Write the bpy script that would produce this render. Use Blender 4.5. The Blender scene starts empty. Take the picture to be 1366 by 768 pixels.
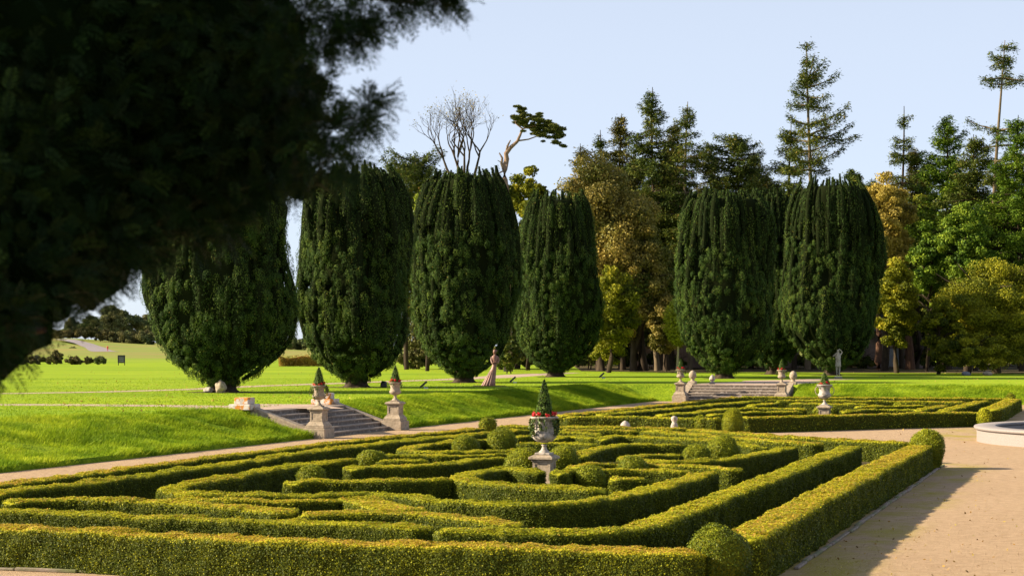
import bpy, math, random
import numpy as np
from mathutils import Vector

# ------------------------------------------------------------------ camera, sky, sun, exposure
SC = bpy.context.scene
COL = SC.collection
F = 2527.0; H0 = 3.1; HY = 460.0; CX = 683.0
cam_d = bpy.data.cameras.new("camera")
cam = bpy.data.objects.new("camera", cam_d); COL.objects.link(cam)
cam.location = (0, 0, H0); cam.rotation_euler = (math.radians(90), 0, 0)
cam_d.sensor_width = 36.0; cam_d.lens = F / 1366 * 36
cam_d.shift_y = 76.0 / 1366
cam_d.clip_start = 0.1; cam_d.clip_end = 6000
cam_d.dof.use_dof = True; cam_d.dof.focus_distance = 70; cam_d.dof.aperture_fstop = 8.0
SC.camera = cam

SUN_EL = 26.0; SUN_AZ = -90.0          # azimuth measured from +Y, clockwise; -90 = from the left
world = bpy.data.worlds.new("World"); SC.world = world; world.use_nodes = True
wn = world.node_tree.nodes; wl = world.node_tree.links
bg = wn["Background"]
sky = wn.new("ShaderNodeTexSky"); sky.sky_type = 'NISHITA'; sky.sun_disc = False
sky.sun_elevation = math.radians(SUN_EL); sky.sun_rotation = math.radians(SUN_AZ)
sky.altitude = 0; sky.air_density = 0.6; sky.dust_density = 0.6; sky.ozone_density = 2.0
veil = wn.new("ShaderNodeMix"); veil.data_type = 'RGBA'; veil.inputs[0].default_value = .6      # thin bright haze over the whole sky
wl.new(sky.outputs[0], veil.inputs[6]); veil.inputs[7].default_value = (6.4, 6.95, 7.9, 1)
wl.new(veil.outputs[2], bg.inputs[0]); bg.inputs[1].default_value = 0.058
vt = wn.new("ShaderNodeTexCoord"); vz = wn.new("ShaderNodeSeparateXYZ"); vm = wn.new("ShaderNodeMapRange")   # the haze thins towards the zenith
wl.new(vt.outputs['Generated'], vz.inputs[0]); wl.new(vz.outputs[2], vm.inputs[0]); wl.new(vm.outputs[0], veil.inputs[0])
vm.inputs[1].default_value = .15; vm.inputs[2].default_value = .75; vm.inputs[3].default_value = .62; vm.inputs[4].default_value = .28

sd = bpy.data.lights.new("sun", 'SUN'); sd.energy = 5.0; sd.angle = math.radians(0.55)
sd.color = (1.0, 0.86, 0.62)
sun = bpy.data.objects.new("sun", sd); COL.objects.link(sun)
el, az = math.radians(SUN_EL), math.radians(SUN_AZ)
sdir = Vector((math.sin(az) * math.cos(el), math.cos(az) * math.cos(el), math.sin(el)))
sun.rotation_euler = (-sdir).to_track_quat('-Z', 'Y').to_euler()
sun.location = (-40, 0, 40)

vs = SC.view_settings
vs.view_transform = 'Standard'; vs.look = 'None'; vs.exposure = 1.36; vs.gamma = 1.0; vs.use_curve_mapping = False
SC.cycles.max_bounces = 6; SC.cycles.diffuse_bounces = 3; SC.cycles.glossy_bounces = 2
SC.cycles.transmission_bounces = 3; SC.cycles.transparent_max_bounces = 4
SC.cycles.use_denoising = True
try:
    SC.cycles.denoiser = 'OPENIMAGEDENOISE'; SC.cycles.denoising_prefilter = 'ACCURATE'
except Exception:
    pass

rng = np.random.default_rng(7)
random.seed(7)

# ------------------------------------------------------------------ helpers
def sm(t):
    t = np.clip(t, 0, 1); return t * t * (3 - 2 * t)

def _hash(ix, iy, iz, seed):
    h = (ix * 374761393 + iy * 668265263 + iz * 2147483647 + seed * 974634777) & 0xFFFFFFFF
    h = ((h ^ (h >> 13)) * 1274126177) & 0xFFFFFFFF
    h = (h ^ (h >> 16)) & 0xFFFFFFFF
    return h / 4294967295.0

def vnoise(p, scale=1.0, seed=0):
    q = np.asarray(p, float) * scale
    if q.shape[1] == 2: q = np.c_[q, np.zeros(len(q))]
    i = np.floor(q).astype(np.int64); f = q - i; f = f * f * (3 - 2 * f)
    r = 0
    for dx in (0, 1):
        for dy in (0, 1):
            for dz in (0, 1):
                w = (f[:, 0] if dx else 1 - f[:, 0]) * (f[:, 1] if dy else 1 - f[:, 1]) * (f[:, 2] if dz else 1 - f[:, 2])
                r = r + w * _hash(i[:, 0] + dx, i[:, 1] + dy, i[:, 2] + dz, seed)
    return r * 2 - 1

def unit(a):
    return a / np.maximum(np.linalg.norm(a, axis=-1, keepdims=True), 1e-9)

class Buf:
    """collects polygons; build() links them as one mesh object"""
    def __init__(s):
        s.v = []; s.n = 0; s.loops = []; s.tot = []; s.mi = []; s.t = []; s.sm = []
    def add(s, verts, faces, mat=0, tint=0.5, smooth=True):
        verts = np.asarray(verts, float).reshape(-1, 3); faces = np.asarray(faces, np.int64)
        if len(verts) == 0: return
        s.v.append(verts); s.loops.append((faces + s.n).ravel())
        s.tot.append(np.full(len(faces), faces.shape[1])); s.mi.append(np.full(len(faces), mat))
        s.sm.append(np.full(len(faces), smooth))
        s.t.append(np.broadcast_to(np.asarray(tint, float), (len(verts),)).copy())
        s.n += len(verts)
    def grid(s, P, mat=0, tint=0.5, closeu=False, closev=False, smooth=True):
        P = np.asarray(P, float); m, n = P.shape[:2]
        idx = np.arange(m * n).reshape(m, n)
        I = np.r_[idx, idx[:1]] if closeu else idx
        if closev: I = np.c_[I, I[:, :1]]
        f = np.stack([I[:-1, :-1], I[:-1, 1:], I[1:, 1:], I[1:, :-1]], -1).reshape(-1, 4)
        t = tint if np.ndim(tint) == 0 else np.asarray(tint).ravel()
        s.add(P.reshape(-1, 3), f, mat, t, smooth)
    def box(s, c, d, mat=0, tint=0.5, axes=None, taper=1.0, bev=0.0):
        """box with centre-of-base c, size d (x,y,z); axes = 2 horizontal unit vectors"""
        if axes is None: axes = (np.array([1., 0, 0]), np.array([0, 1., 0]))
        ax, ay = axes; c = np.asarray(c, float); hx, hy, hz = d[0] / 2, d[1] / 2, d[2]
        if bev <= 0:
            lv = [(0, 1.0), (hz, taper)]
            lv = [(z, k * hx, k * hy) for z, k in lv]
        else:
            b = min(bev, hx * .45, hy * .45, hz * .45)
            lv = [(0, hx - b, hy - b), (b, hx, hy), (hz - b, hx * taper, hy * taper), (hz, hx * taper - b, hy * taper - b)]
        V = []
        for z, x, y in lv:
            if bev > 0:
                q = b
                pts = [(-x, -y + q), (-x + q, -y), (x - q, -y), (x, -y + q), (x, y - q), (x - q, y), (-x + q, y), (-x, y - q)]
            else:
                pts = [(-x, -y), (x, -y), (x, y), (-x, y)]
            V += [c + ax * a + ay * bb + np.array([0, 0, z]) for a, bb in pts]
        V = np.array(V); k = len(pts); m = len(lv)
        Fq = []
        for i in range(m - 1):
            for j in range(k):
                Fq.append([i * k + j, i * k + (j + 1) % k, (i + 1) * k + (j + 1) % k, (i + 1) * k + j])
        s.add(V, Fq, mat, tint, False)
        base = s.n - len(V)
        for ring, rev in ((0, True), (m - 1, False)):
            ids = [base + ring * k + j for j in range(k)]
            if rev: ids = ids[::-1]
            s.loops.append(np.array(ids)); s.tot.append(np.array([k])); s.mi.append(np.array([mat])); s.sm.append(np.array([False]))
    def lathe(s, prof, c=(0, 0, 0), n=24, mat=0, tint=0.5, lobes=0, amp=0):
        prof = np.array(prof, float); th = np.linspace(0, 2 * np.pi, n, endpoint=False)
        r = prof[:, 0][:, None] * (1 + (amp * np.abs(np.cos(lobes * th / 2)) if lobes else 0 * th)[None])
        P = np.stack([c[0] + r * np.cos(th), c[1] + r * np.sin(th), c[2] + np.repeat(prof[:, 1][:, None], n, 1)], -1)
        s.grid(P, mat, tint, closev=True)
    def tube(s, pts, rad, n=6, mat=0, tint=0.5):
        pts = np.asarray(pts, float); rad = np.broadcast_to(np.asarray(rad, float), (len(pts),))
        d = unit(np.gradient(pts, axis=0)); up = np.array([0, 0, 1.0])
        a = np.cross(d, up); bad = np.linalg.norm(a, axis=1) < 1e-3; a[bad] = (1, 0, 0); a = unit(a); b = np.cross(d, a)
        th = np.linspace(0, 2 * np.pi, n, endpoint=False)
        P = pts[:, None] + rad[:, None, None] * (a[:, None] * np.cos(th)[None, :, None] + b[:, None] * np.sin(th)[None, :, None])
        s.grid(P, mat, tint, closev=True)
    def blob(s, c, r, mat=0, tint=0.5, nu=10, nv=14, rough=0.15, ns=2.0, seed=0):
        u = np.linspace(0.02, np.pi - 0.02, nu); w = np.linspace(0, 2 * np.pi, nv, endpoint=False)
        U, W = np.meshgrid(u, w, indexing='ij')
        D = np.stack([np.sin(U) * np.cos(W), np.sin(U) * np.sin(W), -np.cos(U)], -1)
        k = 1 + rough * vnoise((D * ns + seed * 3.7).reshape(-1, 3), 1, seed).reshape(nu, nv)
        P = np.asarray(c) + D * np.asarray(r) * k[..., None]
        s.grid(P, mat, tint, closev=True)
    def leaves(s, C, N, size, aspect=0.5, mat=0, tint=0.5, jit=0.7, D=None, djit=1.0, r=None):
        """rhombic leaves at C with normals about N; D = preferred long direction"""
        r = r or rng; n = len(C)
        if n == 0: return
        N = unit(N + (jit[:, None] if np.ndim(jit) else jit) * r.normal(size=(n, 3)))
        base = r.normal(size=(n, 3)) if D is None else D + djit * r.normal(size=(n, 3))
        L = base - N * np.sum(base * N, 1, keepdims=True); L = unit(L); B = np.cross(N, L)
        sz = np.broadcast_to(np.asarray(size, float), (n,)) * r.uniform(.7, 1.3, n)
        l = (L * sz[:, None] * .5); b = (B * sz[:, None] * .5 * aspect)
        V = np.stack([C - l, C + b - l * .1, C + l, C - b - l * .1], 1).reshape(-1, 3)
        t = np.broadcast_to(np.asarray(tint, float), (n,))
        s.add(V, np.arange(4 * n).reshape(n, 4), mat, np.repeat(t, 4), False)
    def build(s, name, mats, parent=None, loc=None):
        me = bpy.data.meshes.new(name)
        V = np.concatenate(s.v); o = np.zeros(3) if loc is None else np.asarray(loc, float)
        V = V - o
        loops = np.concatenate(s.loops).astype(np.int32); tot = np.concatenate(s.tot).astype(np.int32)
        start = np.r_[0, np.cumsum(tot)[:-1]].astype(np.int32)
        me.vertices.add(len(V)); me.vertices.foreach_set('co', V.astype(np.float32).ravel())
        me.loops.add(len(loops)); me.loops.foreach_set('vertex_index', loops)
        me.polygons.add(len(tot)); me.polygons.foreach_set('loop_start', start)
        try: me.polygons.foreach_set('loop_total', tot)
        except Exception: pass
        me.polygons.foreach_set('material_index', np.concatenate(s.mi).astype(np.int32))
        me.polygons.foreach_set('use_smooth', np.concatenate(s.sm).astype(bool))
        a = me.attributes.new('tint', 'FLOAT', 'POINT'); a.data.foreach_set('value', np.concatenate(s.t).astype(np.float32))
        me.update(calc_edges=True)
        for m in (mats if isinstance(mats, (list, tuple)) else [mats]): me.materials.append(m)
        ob = bpy.data.objects.new(name, me); COL.objects.link(ob)
        ob.location = o
        if parent is not None:
            ob.parent = parent; ob.location = o - np.array(parent.location)
        return ob

def tag(o, label=None, cat=None, group=None, kind=None):
    if label: o['label'] = label
    if cat: o['category'] = cat
    if group: o['group'] = group
    if kind: o['kind'] = kind
    return o

def empty(name, loc, label, cat, group=None):
    o = bpy.data.objects.new(name, None); COL.objects.link(o); o.location = loc
    o.empty_display_size = .2
    return tag(o, label, cat, group)

def copy_thing(src, name, loc, label, rotz=0, scale=1.0, group=None):
    r = src.copy(); r.name = name; COL.objects.link(r); r.location = loc; r.rotation_euler = (0, 0, rotz)
    r.scale = (scale,) * 3
    if label: r['label'] = label
    if group: r['group'] = group
    for ch in [c for c in COL.objects if c.parent == src]:
        c = ch.copy(); COL.objects.link(c); c.parent = r
        for g in [g for g in COL.objects if g.parent == ch]:
            d = g.copy(); COL.objects.link(d); d.parent = c
    return r

def G(px, py, z=0.0):
    Y = F * (H0 - z) / (py - HY)
    return np.array([(px - CX) * Y / F, Y, z])
def AT(px, Y, z=0.0):
    return np.array([(px - CX) * Y / F, Y, z])
def PX(p):
    p = np.asarray(p, float); return CX + F * p[..., 0] / p[..., 1], HY + F * (H0 - p[..., 2]) / p[..., 1]

# ------------------------------------------------------------------ materials
def mat(name): 
    m = bpy.data.materials.new(name); m.use_nodes = True
    nt = m.node_tree; return m, nt, nt.nodes["Principled BSDF"], nt.nodes["Material Output"]

def ramp(nt, stops, fac=None):
    r = nt.nodes.new("ShaderNodeValToRGB"); e = r.color_ramp.elements
    e[0].position, e[0].color = stops[0][0], (*stops[0][1], 1)
    e[1].position, e[1].color = stops[1][0], (*stops[1][1], 1)
    for p, c in stops[2:]:
        x = e.new(p); x.color = (*c, 1)
    if fac is not None: nt.links.new(fac, r.inputs[0])
    return r

def noise(nt, scale, detail=4, rough=.55, vec=None, w=None):
    n = nt.nodes.new("ShaderNodeTexNoise"); n.inputs['Scale'].default_value = scale
    n.inputs['Detail'].default_value = detail; n.inputs['Roughness'].default_value = rough
    if vec is not None: nt.links.new(vec, n.inputs['Vector'])
    return n

def coords(nt, kind='Object', scale=None):
    t = nt.nodes.new("ShaderNodeTexCoord"); o = t.outputs[kind]
    if kind == 'World':
        pass
    if scale is not None:
        mp = nt.nodes.new("ShaderNodeMapping"); mp.inputs['Scale'].default_value = scale
        nt.links.new(o, mp.inputs[0]); o = mp.outputs[0]
    return o

def geo_pos(nt, scale=None):
    o = nt.nodes.new("ShaderNodeNewGeometry").outputs['Position']
    if scale is not None:
        mp = nt.nodes.new("ShaderNodeMapping"); mp.inputs['Scale'].default_value = scale
        nt.links.new(o, mp.inputs[0]); o = mp.outputs[0]
    return o

def mixc(nt, a, b, fac, mode='MIX'):
    m = nt.nodes.new("ShaderNodeMix"); m.data_type = 'RGBA'; m.blend_type = mode
    for s, v in ((m.inputs[0], fac), (m.inputs[6], a), (m.inputs[7], b)):
        if isinstance(v, (int, float)): s.default_value = v
        elif isinstance(v, tuple): s.default_value = (*v, 1)
        else: nt.links.new(v, s)
    return m.outputs[2]

def foliage(name, stops, rough=.55, spec=.35, trans=.15, patch=None, pscale=.5, tcol=None):
    m, nt, b, out = mat(name)
    at = nt.nodes.new("ShaderNodeAttribute"); at.attribute_name = 'tint'
    r = ramp(nt, stops, at.outputs['Fac']); c = r.outputs[0]
    if patch:
        n = noise(nt, pscale, 3, .6, geo_pos(nt)); rr = ramp(nt, [(.45, (0, 0, 0)), (.62, (1, 1, 1))], n.outputs['Fac'])
        ml = nt.nodes.new("ShaderNodeMath"); ml.operation = 'MULTIPLY'; ml.inputs[1].default_value = patch[1]
        nt.links.new(rr.outputs[0], ml.inputs[0])
        c = mixc(nt, c, patch[0], ml.outputs[0])
    nt.links.new(c, b.inputs['Base Color']); b.inputs['Roughness'].default_value = rough
    b.inputs['Specular IOR Level'].default_value = spec
    if trans > 0:
        tr = nt.nodes.new("ShaderNodeBsdfTranslucent"); nt.links.new(c, tr.inputs[0])
        mx = nt.nodes.new("ShaderNodeMixShader"); mx.inputs[0].default_value = trans
        nt.links.new(b.outputs[0], mx.inputs[1]); nt.links.new(tr.outputs[0], mx.inputs[2]); nt.links.new(mx.outputs[0], out.inputs[0])
    return m

def ground_mat(name, cols, scales, bump=.3, bscale=60, rough=.95, dist=.02, spec=.2):
    """cols: list of (dark, light) mixes; layered noises"""
    m, nt, b, out = mat(name); pos = geo_pos(nt)
    c = None
    for (a, bb, lo, hi), sc in zip(cols, scales):
        n = noise(nt, sc, 5, .65, pos); r = ramp(nt, [(lo, a), (hi, bb)], n.outputs['Fac'])
        c = r.outputs[0] if c is None else mixc(nt, c, r.outputs[0], .5, 'MIX')
    nt.links.new(c, b.inputs['Base Color']); b.inputs['Roughness'].default_value = rough
    b.inputs['Specular IOR Level'].default_value = spec
    n = noise(nt, bscale, 4, .7, pos); bp = nt.nodes.new("ShaderNodeBump")
    bp.inputs['Strength'].default_value = bump; bp.inputs['Distance'].default_value = dist
    nt.links.new(n.outputs['Fac'], bp.inputs['Height']); nt.links.new(bp.outputs[0], b.inputs['Normal'])
    return m, nt, b, c, pos

M = {}
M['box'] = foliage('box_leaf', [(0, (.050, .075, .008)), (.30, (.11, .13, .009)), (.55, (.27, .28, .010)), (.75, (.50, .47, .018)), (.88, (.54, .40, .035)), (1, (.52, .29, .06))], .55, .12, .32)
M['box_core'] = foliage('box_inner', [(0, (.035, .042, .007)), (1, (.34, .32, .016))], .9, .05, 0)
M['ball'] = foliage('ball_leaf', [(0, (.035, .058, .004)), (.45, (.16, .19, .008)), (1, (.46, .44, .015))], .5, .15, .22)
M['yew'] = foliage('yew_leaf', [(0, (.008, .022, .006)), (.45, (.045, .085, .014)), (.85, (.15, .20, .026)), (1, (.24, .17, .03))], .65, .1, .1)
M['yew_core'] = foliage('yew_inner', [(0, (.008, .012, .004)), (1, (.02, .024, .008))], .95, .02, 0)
M['con'] = foliage('needle_dark', [(0, (.014, .030, .007)), (.42, (.068, .098, .015)), (.78, (.17, .18, .025)), (1, (.28, .18, .045))], .6, .12, .15)
M['con2'] = foliage('needle_green', [(0, (.018, .045, .006)), (.45, (.085, .15, .011)), (1, (.27, .34, .025))], .6, .12, .18)
M['con3'] = foliage('needle_olive', [(0, (.022, .034, .007)), (.45, (.09, .095, .015)), (1, (.27, .18, .04))], .6, .12, .15)
M['brown'] = foliage('autumn_leaf', [(0, (.05, .055, .012)), (.35, (.19, .155, .03)), (.7, (.36, .26, .05)), (1, (.50, .38, .08))], .6, .25, .22, ((.10, .12, .015), .75), .22)
M['orange'] = foliage('orange_leaf', [(0, (.10, .085, .015)), (.5, (.38, .28, .045)), (1, (.54, .42, .07))], .6, .25, .22)
M['olive'] = foliage('olive_leaf', [(0, (.03, .045, .005)), (.45, (.145, .16, .010)), (.85, (.33, .31, .016)), (1, (.46, .40, .03))], .6, .12, .2)
M['pine'] = foliage('pine_leaf', [(0, (.02, .035, .008)), (.5, (.085, .105, .02)), (1, (.24, .21, .035))], .6, .1, .12)
M['yellow'] = foliage('yellow_leaf', [(0, (.10, .13, .01)), (.5, (.28, .32, .015)), (1, (.45, .45, .04))], .5, .3, .35)
M['far'] = foliage('far_leaf', [(0, (.018, .034, .012)), (.5, (.065, .09, .022)), (1, (.15, .155, .035))], .7, .15, .1, ((.14, .105, .03), .5), .12)
M['hill'] = foliage('hill_leaf', [(0, (.04, .06, .03)), (.5, (.11, .14, .05)), (1, (.21, .21, .08))], .8, .05, .1, ((.20, .15, .06), .5), .08)  # paler, greyer leaf: distance haze put into the colour
M['gorse'] = foliage('scrub_leaf', [(0, (.03, .035, .014)), (.5, (.085, .08, .024)), (1, (.18, .14, .04))], .7, .15, .1)
M['beech'] = foliage('beech_leaf', [(0, (.13, .08, .02)), (.5, (.36, .20, .04)), (1, (.50, .40, .08))], .7, .2, .2)
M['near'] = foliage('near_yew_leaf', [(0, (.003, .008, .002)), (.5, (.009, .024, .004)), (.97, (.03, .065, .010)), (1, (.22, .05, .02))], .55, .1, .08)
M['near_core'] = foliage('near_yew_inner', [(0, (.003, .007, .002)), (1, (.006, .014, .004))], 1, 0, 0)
M['grassblade'] = foliage('grass_blade', [(0, (.12, .21, .008)), (.5, (.28, .38, .014)), (1, (.48, .52, .03))], .6, .08, .35, ((.08, .17, .008), .55), .9)
M['geranium'] = foliage('geranium', [(0, (.45, .01, .02)), (1, (.8, .03, .04))], .5, .3, .1)
M['trail'] = foliage('trailing_leaf', [(0, (.03, .06, .012)), (.6, (.08, .12, .02)), (1, (.16, .13, .03))], .5, .3, .1)
M['conetop'] = foliage('cone_leaf', [(0, (.03, .07, .01)), (.5, (.08, .15, .015)), (1, (.17, .24, .02))], .5, .3, .1)

def bark(name, a, b_, sc=6):
    m, nt, b, out = mat(name); n = noise(nt, sc, 5, .7, geo_pos(nt, (1, 1, .25)))
    r = ramp(nt, [(.3, a), (.7, b_)], n.outputs['Fac']); nt.links.new(r.outputs[0], b.inputs['Base Color'])
    b.inputs['Roughness'].default_value = .9; b.inputs['Specular IOR Level'].default_value = .15
    bp = nt.nodes.new("ShaderNodeBump"); bp.inputs['Strength'].default_value = .6; bp.inputs['Distance'].default_value = .04
    nt.links.new(n.outputs['Fac'], bp.inputs['Height']); nt.links.new(bp.outputs[0], b.inputs['Normal'])
    return m
M['bark'] = bark('bark_dark', (.022, .015, .010), (.07, .05, .032))
M['bark_pine'] = bark('bark_pine', (.16, .095, .06), (.34, .24, .18))
M['bark_red'] = bark('bark_reddish', (.06, .03, .02), (.14, .075, .045))
M['bark_grey'] = bark('bark_grey', (.08, .06, .04), (.20, .15, .09))
M['bark_pale'] = bark('bark_pale', (.30, .24, .13), (.50, .42, .26), 10)

def stone(name, a, b_, c=None, sc=6, cscale=2.5, camt=(.55, .7), rough=.85, bump=.5, c2=None):
    m, nt, b, out = mat(name); pos = geo_pos(nt)
    n = noise(nt, sc, 6, .7, pos); r = ramp(nt, [(.3, a), (.7, b_)], n.outputs['Fac']); col = r.outputs[0]
    if c:
        n2 = noise(nt, cscale, 5, .7, pos); r2 = ramp(nt, [(camt[0], (0, 0, 0)), (camt[1], (1, 1, 1))], n2.outputs['Fac'])
        col = mixc(nt, col, c, r2.outputs[0])
    if c2:
        n3 = noise(nt, cscale * 3.1, 4, .6, pos); r3 = ramp(nt, [(.62, (0, 0, 0)), (.68, (1, 1, 1))], n3.outputs['Fac'])
        col = mixc(nt, col, c2, r3.outputs[0])
    nt.links.new(col, b.inputs['Base Color']); b.inputs['Roughness'].default_value = rough
    bp = nt.nodes.new("ShaderNodeBump"); bp.inputs['Strength'].default_value = bump; bp.inputs['Distance'].default_value = .02
    nt.links.new(n.outputs['Fac'], bp.inputs['Height']); nt.links.new(bp.outputs[0], b.inputs['Normal'])
    return m
M['stone'] = stone('weathered_stone', (.20, .15, .10), (.44, .35, .26), (.12, .10, .07), 9, 3)
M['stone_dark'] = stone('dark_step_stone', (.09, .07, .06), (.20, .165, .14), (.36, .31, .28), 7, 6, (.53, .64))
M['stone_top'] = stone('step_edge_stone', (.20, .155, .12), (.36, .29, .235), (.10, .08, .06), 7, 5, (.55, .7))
M['stone_white'] = stone('white_stone', (.30, .25, .21), (.50, .44, .39), (.13, .11, .08), 10, 7, (.48, .66))
M['stone_lichen'] = stone('lichen_stone', (.34, .29, .25), (.66, .60, .54), (.50, .19, .02), 6, 3.2, (.50, .54))
M['granite'] = stone('pale_granite', (.19, .16, .15), (.28, .245, .235), (.30, .22, .16), 25, 2.5, (.62, .8), .7, .2)
M['pink_wall'] = stone('rubble_wall', (.22, .15, .13), (.48, .34, .30), (.12, .09, .08), 1.6, 1.2, (.5, .7))
M['slate'] = stone('slate', (.10, .10, .12), (.20, .20, .23), None, 2)
M['edging'] = stone('edging_stone', (.16, .115, .09), (.30, .23, .19), (.10, .11, .03), 5, 1.5, (.45, .6))
M['bronze'] = stone('reddish_wood', (.15, .055, .035), (.38, .19, .14), (.08, .03, .02), 3, 2.0, (.5, .7), .5, .3)

def plain(name, col, rough=.5, spec=.5, metal=0):
    m, nt, b, out = mat(name); n = noise(nt, 12, 4, .6, geo_pos(nt))
    r = ramp(nt, [(.3, tuple(x * .75 for x in col)), (.7, col)], n.outputs['Fac']); nt.links.new(r.outputs[0], b.inputs['Base Color'])
    b.inputs['Roughness'].default_value = rough; b.inputs['Specular IOR Level'].default_value = spec; b.inputs['Metallic'].default_value = metal
    return m
M["black"] = plain('black_housing', (.012, .012, .014), .4)
M['pale'] = plain('pale_base', (.62, .62, .66), .6)
M['red'] = plain('red_jacket', (.65, .05, .03), .6)
M['board'] = plain('dark_board', (.035, .032, .04), .6)
M['water'] = plain('dark_water', (.012, .012, .012), .08, .6)

# lawn, gravel, soil
m, nt, b, c, pos = ground_mat('lawn_grass', [((.22, .31, .016), (.30, .38, .026), .35, .65), ((.20, .29, .014), (.36, .41, .030), .4, .62), ((.20, .29, .014), (.30, .38, .02), .3, .7)], [.25, 3.0, 28], .5, 30, .95, .03, .04)
# tawny patches on the far slope
n = noise(nt, .022, 5, .65, pos); sep = nt.nodes.new("ShaderNodeSeparateXYZ"); nt.links.new(pos, sep.inputs[0])
mr = nt.nodes.new("ShaderNodeMapRange"); mr.inputs[1].default_value = 260; mr.inputs[2].default_value = 420; nt.links.new(sep.outputs[1], mr.inputs[0])
n5 = noise(nt, .11, 5, .7, geo_pos(nt, (.35, 1, 1))); r5 = ramp(nt, [(.38, (0, 0, 0)), (.66, (.75, .75, .75))], n5.outputs['Fac'])
c = mixc(nt, c, (.14, .24, .014), r5.outputs[0])
n6 = noise(nt, 1.3, 4, .7, pos); r6 = ramp(nt, [(.60, (0, 0, 0)), (.72, (.55, .55, .55))], n6.outputs['Fac']); c = mixc(nt, c, (.34, .33, .05), r6.outputs[0])
rr = ramp(nt, [(.40, (0, 0, 0)), (.60, (1, 1, 1))], n.outputs['Fac'])
mm = nt.nodes.new("ShaderNodeMath"); mm.operation = 'MULTIPLY'; nt.links.new(rr.outputs[0], mm.inputs[0]); nt.links.new(mr.outputs[0], mm.inputs[1])
nt.links.new(mixc(nt, mixc(nt, c, (.19, .24, .05), mr.outputs[0]), (.26, .22, .07), mm.outputs[0]), b.inputs['Base Color'])
M['lawn'] = m
m, nt, b, c, pos = ground_mat('bank_grass_base', [((.08, .15, .008), (.25, .33, .016), .38, .62), ((.07, .13, .006), (.25, .32, .016), .42, .6)], [.8, 9], 1, 6, .95, .12, .03)
M['bank'] = m
m, nt, b, c, pos = ground_mat('pale_gravel', [((.34, .225, .13), (.45, .31, .19), .35, .65), ((.24, .16, .09), (.56, .39, .25), .30, .70), ((.32, .22, .135), (.46, .325, .21), .4, .6)], [.35, 30, 5], .9, 45, .95, .02, .08)
n = noise(nt, .55, 5, .65, pos); at = nt.nodes.new("ShaderNodeAttribute"); at.attribute_name = 'tint'
mm = nt.nodes.new("ShaderNodeMath"); mm.operation = 'MULTIPLY'; rr = ramp(nt, [(.42, (0, 0, 0)), (.62, (1, 1, 1))], n.outputs['Fac'])
nt.links.new(rr.outputs[0], mm.inputs[0]); nt.links.new(at.outputs['Fac'], mm.inputs[1])
nt.links.new(mixc(nt, c, (.30, .25, .03), mm.outputs[0]), b.inputs['Base Color'])
M['gravel'] = m
M['path'] = ground_mat('path_gravel', [((.36, .26, .20), (.50, .38, .30), .35, .65), ((.25, .17, .12), (.52, .40, .32), .34, .66)], [.8, 25], .5, 60, .95, .012, .15)[0]
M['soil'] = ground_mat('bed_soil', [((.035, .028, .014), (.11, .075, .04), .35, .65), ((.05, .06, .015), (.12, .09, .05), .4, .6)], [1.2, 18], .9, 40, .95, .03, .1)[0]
M['track'] = ground_mat('grey_track', [((.20, .17, .17), (.30, .26, .26), .35, .65)], [1.0], .4, 40, .95, .012, .15)[0]

# ------------------------------------------------------------------ layout of the garden
U = np.array([.326, .945]); U /= np.linalg.norm(U); Vv = np.array([U[1], -U[0]])
C0 = np.array([7.85, 104.5]); ZT = 0.9; BW = 3.3
U3 = np.array([*U, 0]); V3 = np.array([*Vv, 0])
def AC(a, c, z=0.0):
    p = C0 + a * Vv - c * U; return np.array([p[0], p[1], z])
def ac_of(x, y):
    dx, dy = x - C0[0], y - C0[1]
    return dx * Vv[0] + dy * Vv[1], -(dx * U[0] + dy * U[1])
def wide(c): return 1 + .95 * sm((c - 45) / 12)          # the left bank flattens out towards the near end
def bankz(d):                        # d = distance outside the lower garden, >= 0
    return np.where(d <= 0, 0, np.where(d < .08, d / .08 * .13, .13 + (ZT - .13) * sm((d - .08) / (BW - .08)) ** .85))
STAIR1 = (37.3, 43.8); STAIR2 = (1.5, 7.1)

def far_rise(x, y):
    w = x / np.maximum(y, 1)
    amp = 2.4 * sm((-.09 - w) / .06) + 3.0 * sm((-.195 - w) / .04)
    return amp * sm((y - 560) / 260) + .30 * np.sin(x * .05 + 1) * sm((y - 215) / 60) * sm((-.10 - w) / .05)

def terrain(x, y):
    a, c = ac_of(x, y); lo = np.minimum(a / wide(c), c)
    z = ZT * sm((-lo - 1.9) / 1.2) 
    for (g, other, lo_) in ((c, a, STAIR1), (a, c, STAIR2)):      # hollow under the two flights of steps
        ins = (g > lo_[0] - .6) & (g < lo_[1] + .6) & (other < 0) & (other > -3.6)
        z = np.where(ins, np.minimum(z, ZT * np.clip((-other - 2.35) / .9, 0, 1)), z)
    return z + far_rise(x, y)

def tz(x, y): return float(terrain(np.array([x]), np.array([y]))[0])

def on_ground(px, py):
    Y = 60.0
    while Y < 1400:
        z = H0 + (HY - py) * Y / F
        if z <= tz((px - CX) * Y / F, Y): break
        Y += .5
    return np.array([(px - CX) * Y / F, Y, tz((px - CX) * Y / F, Y)])

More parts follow.
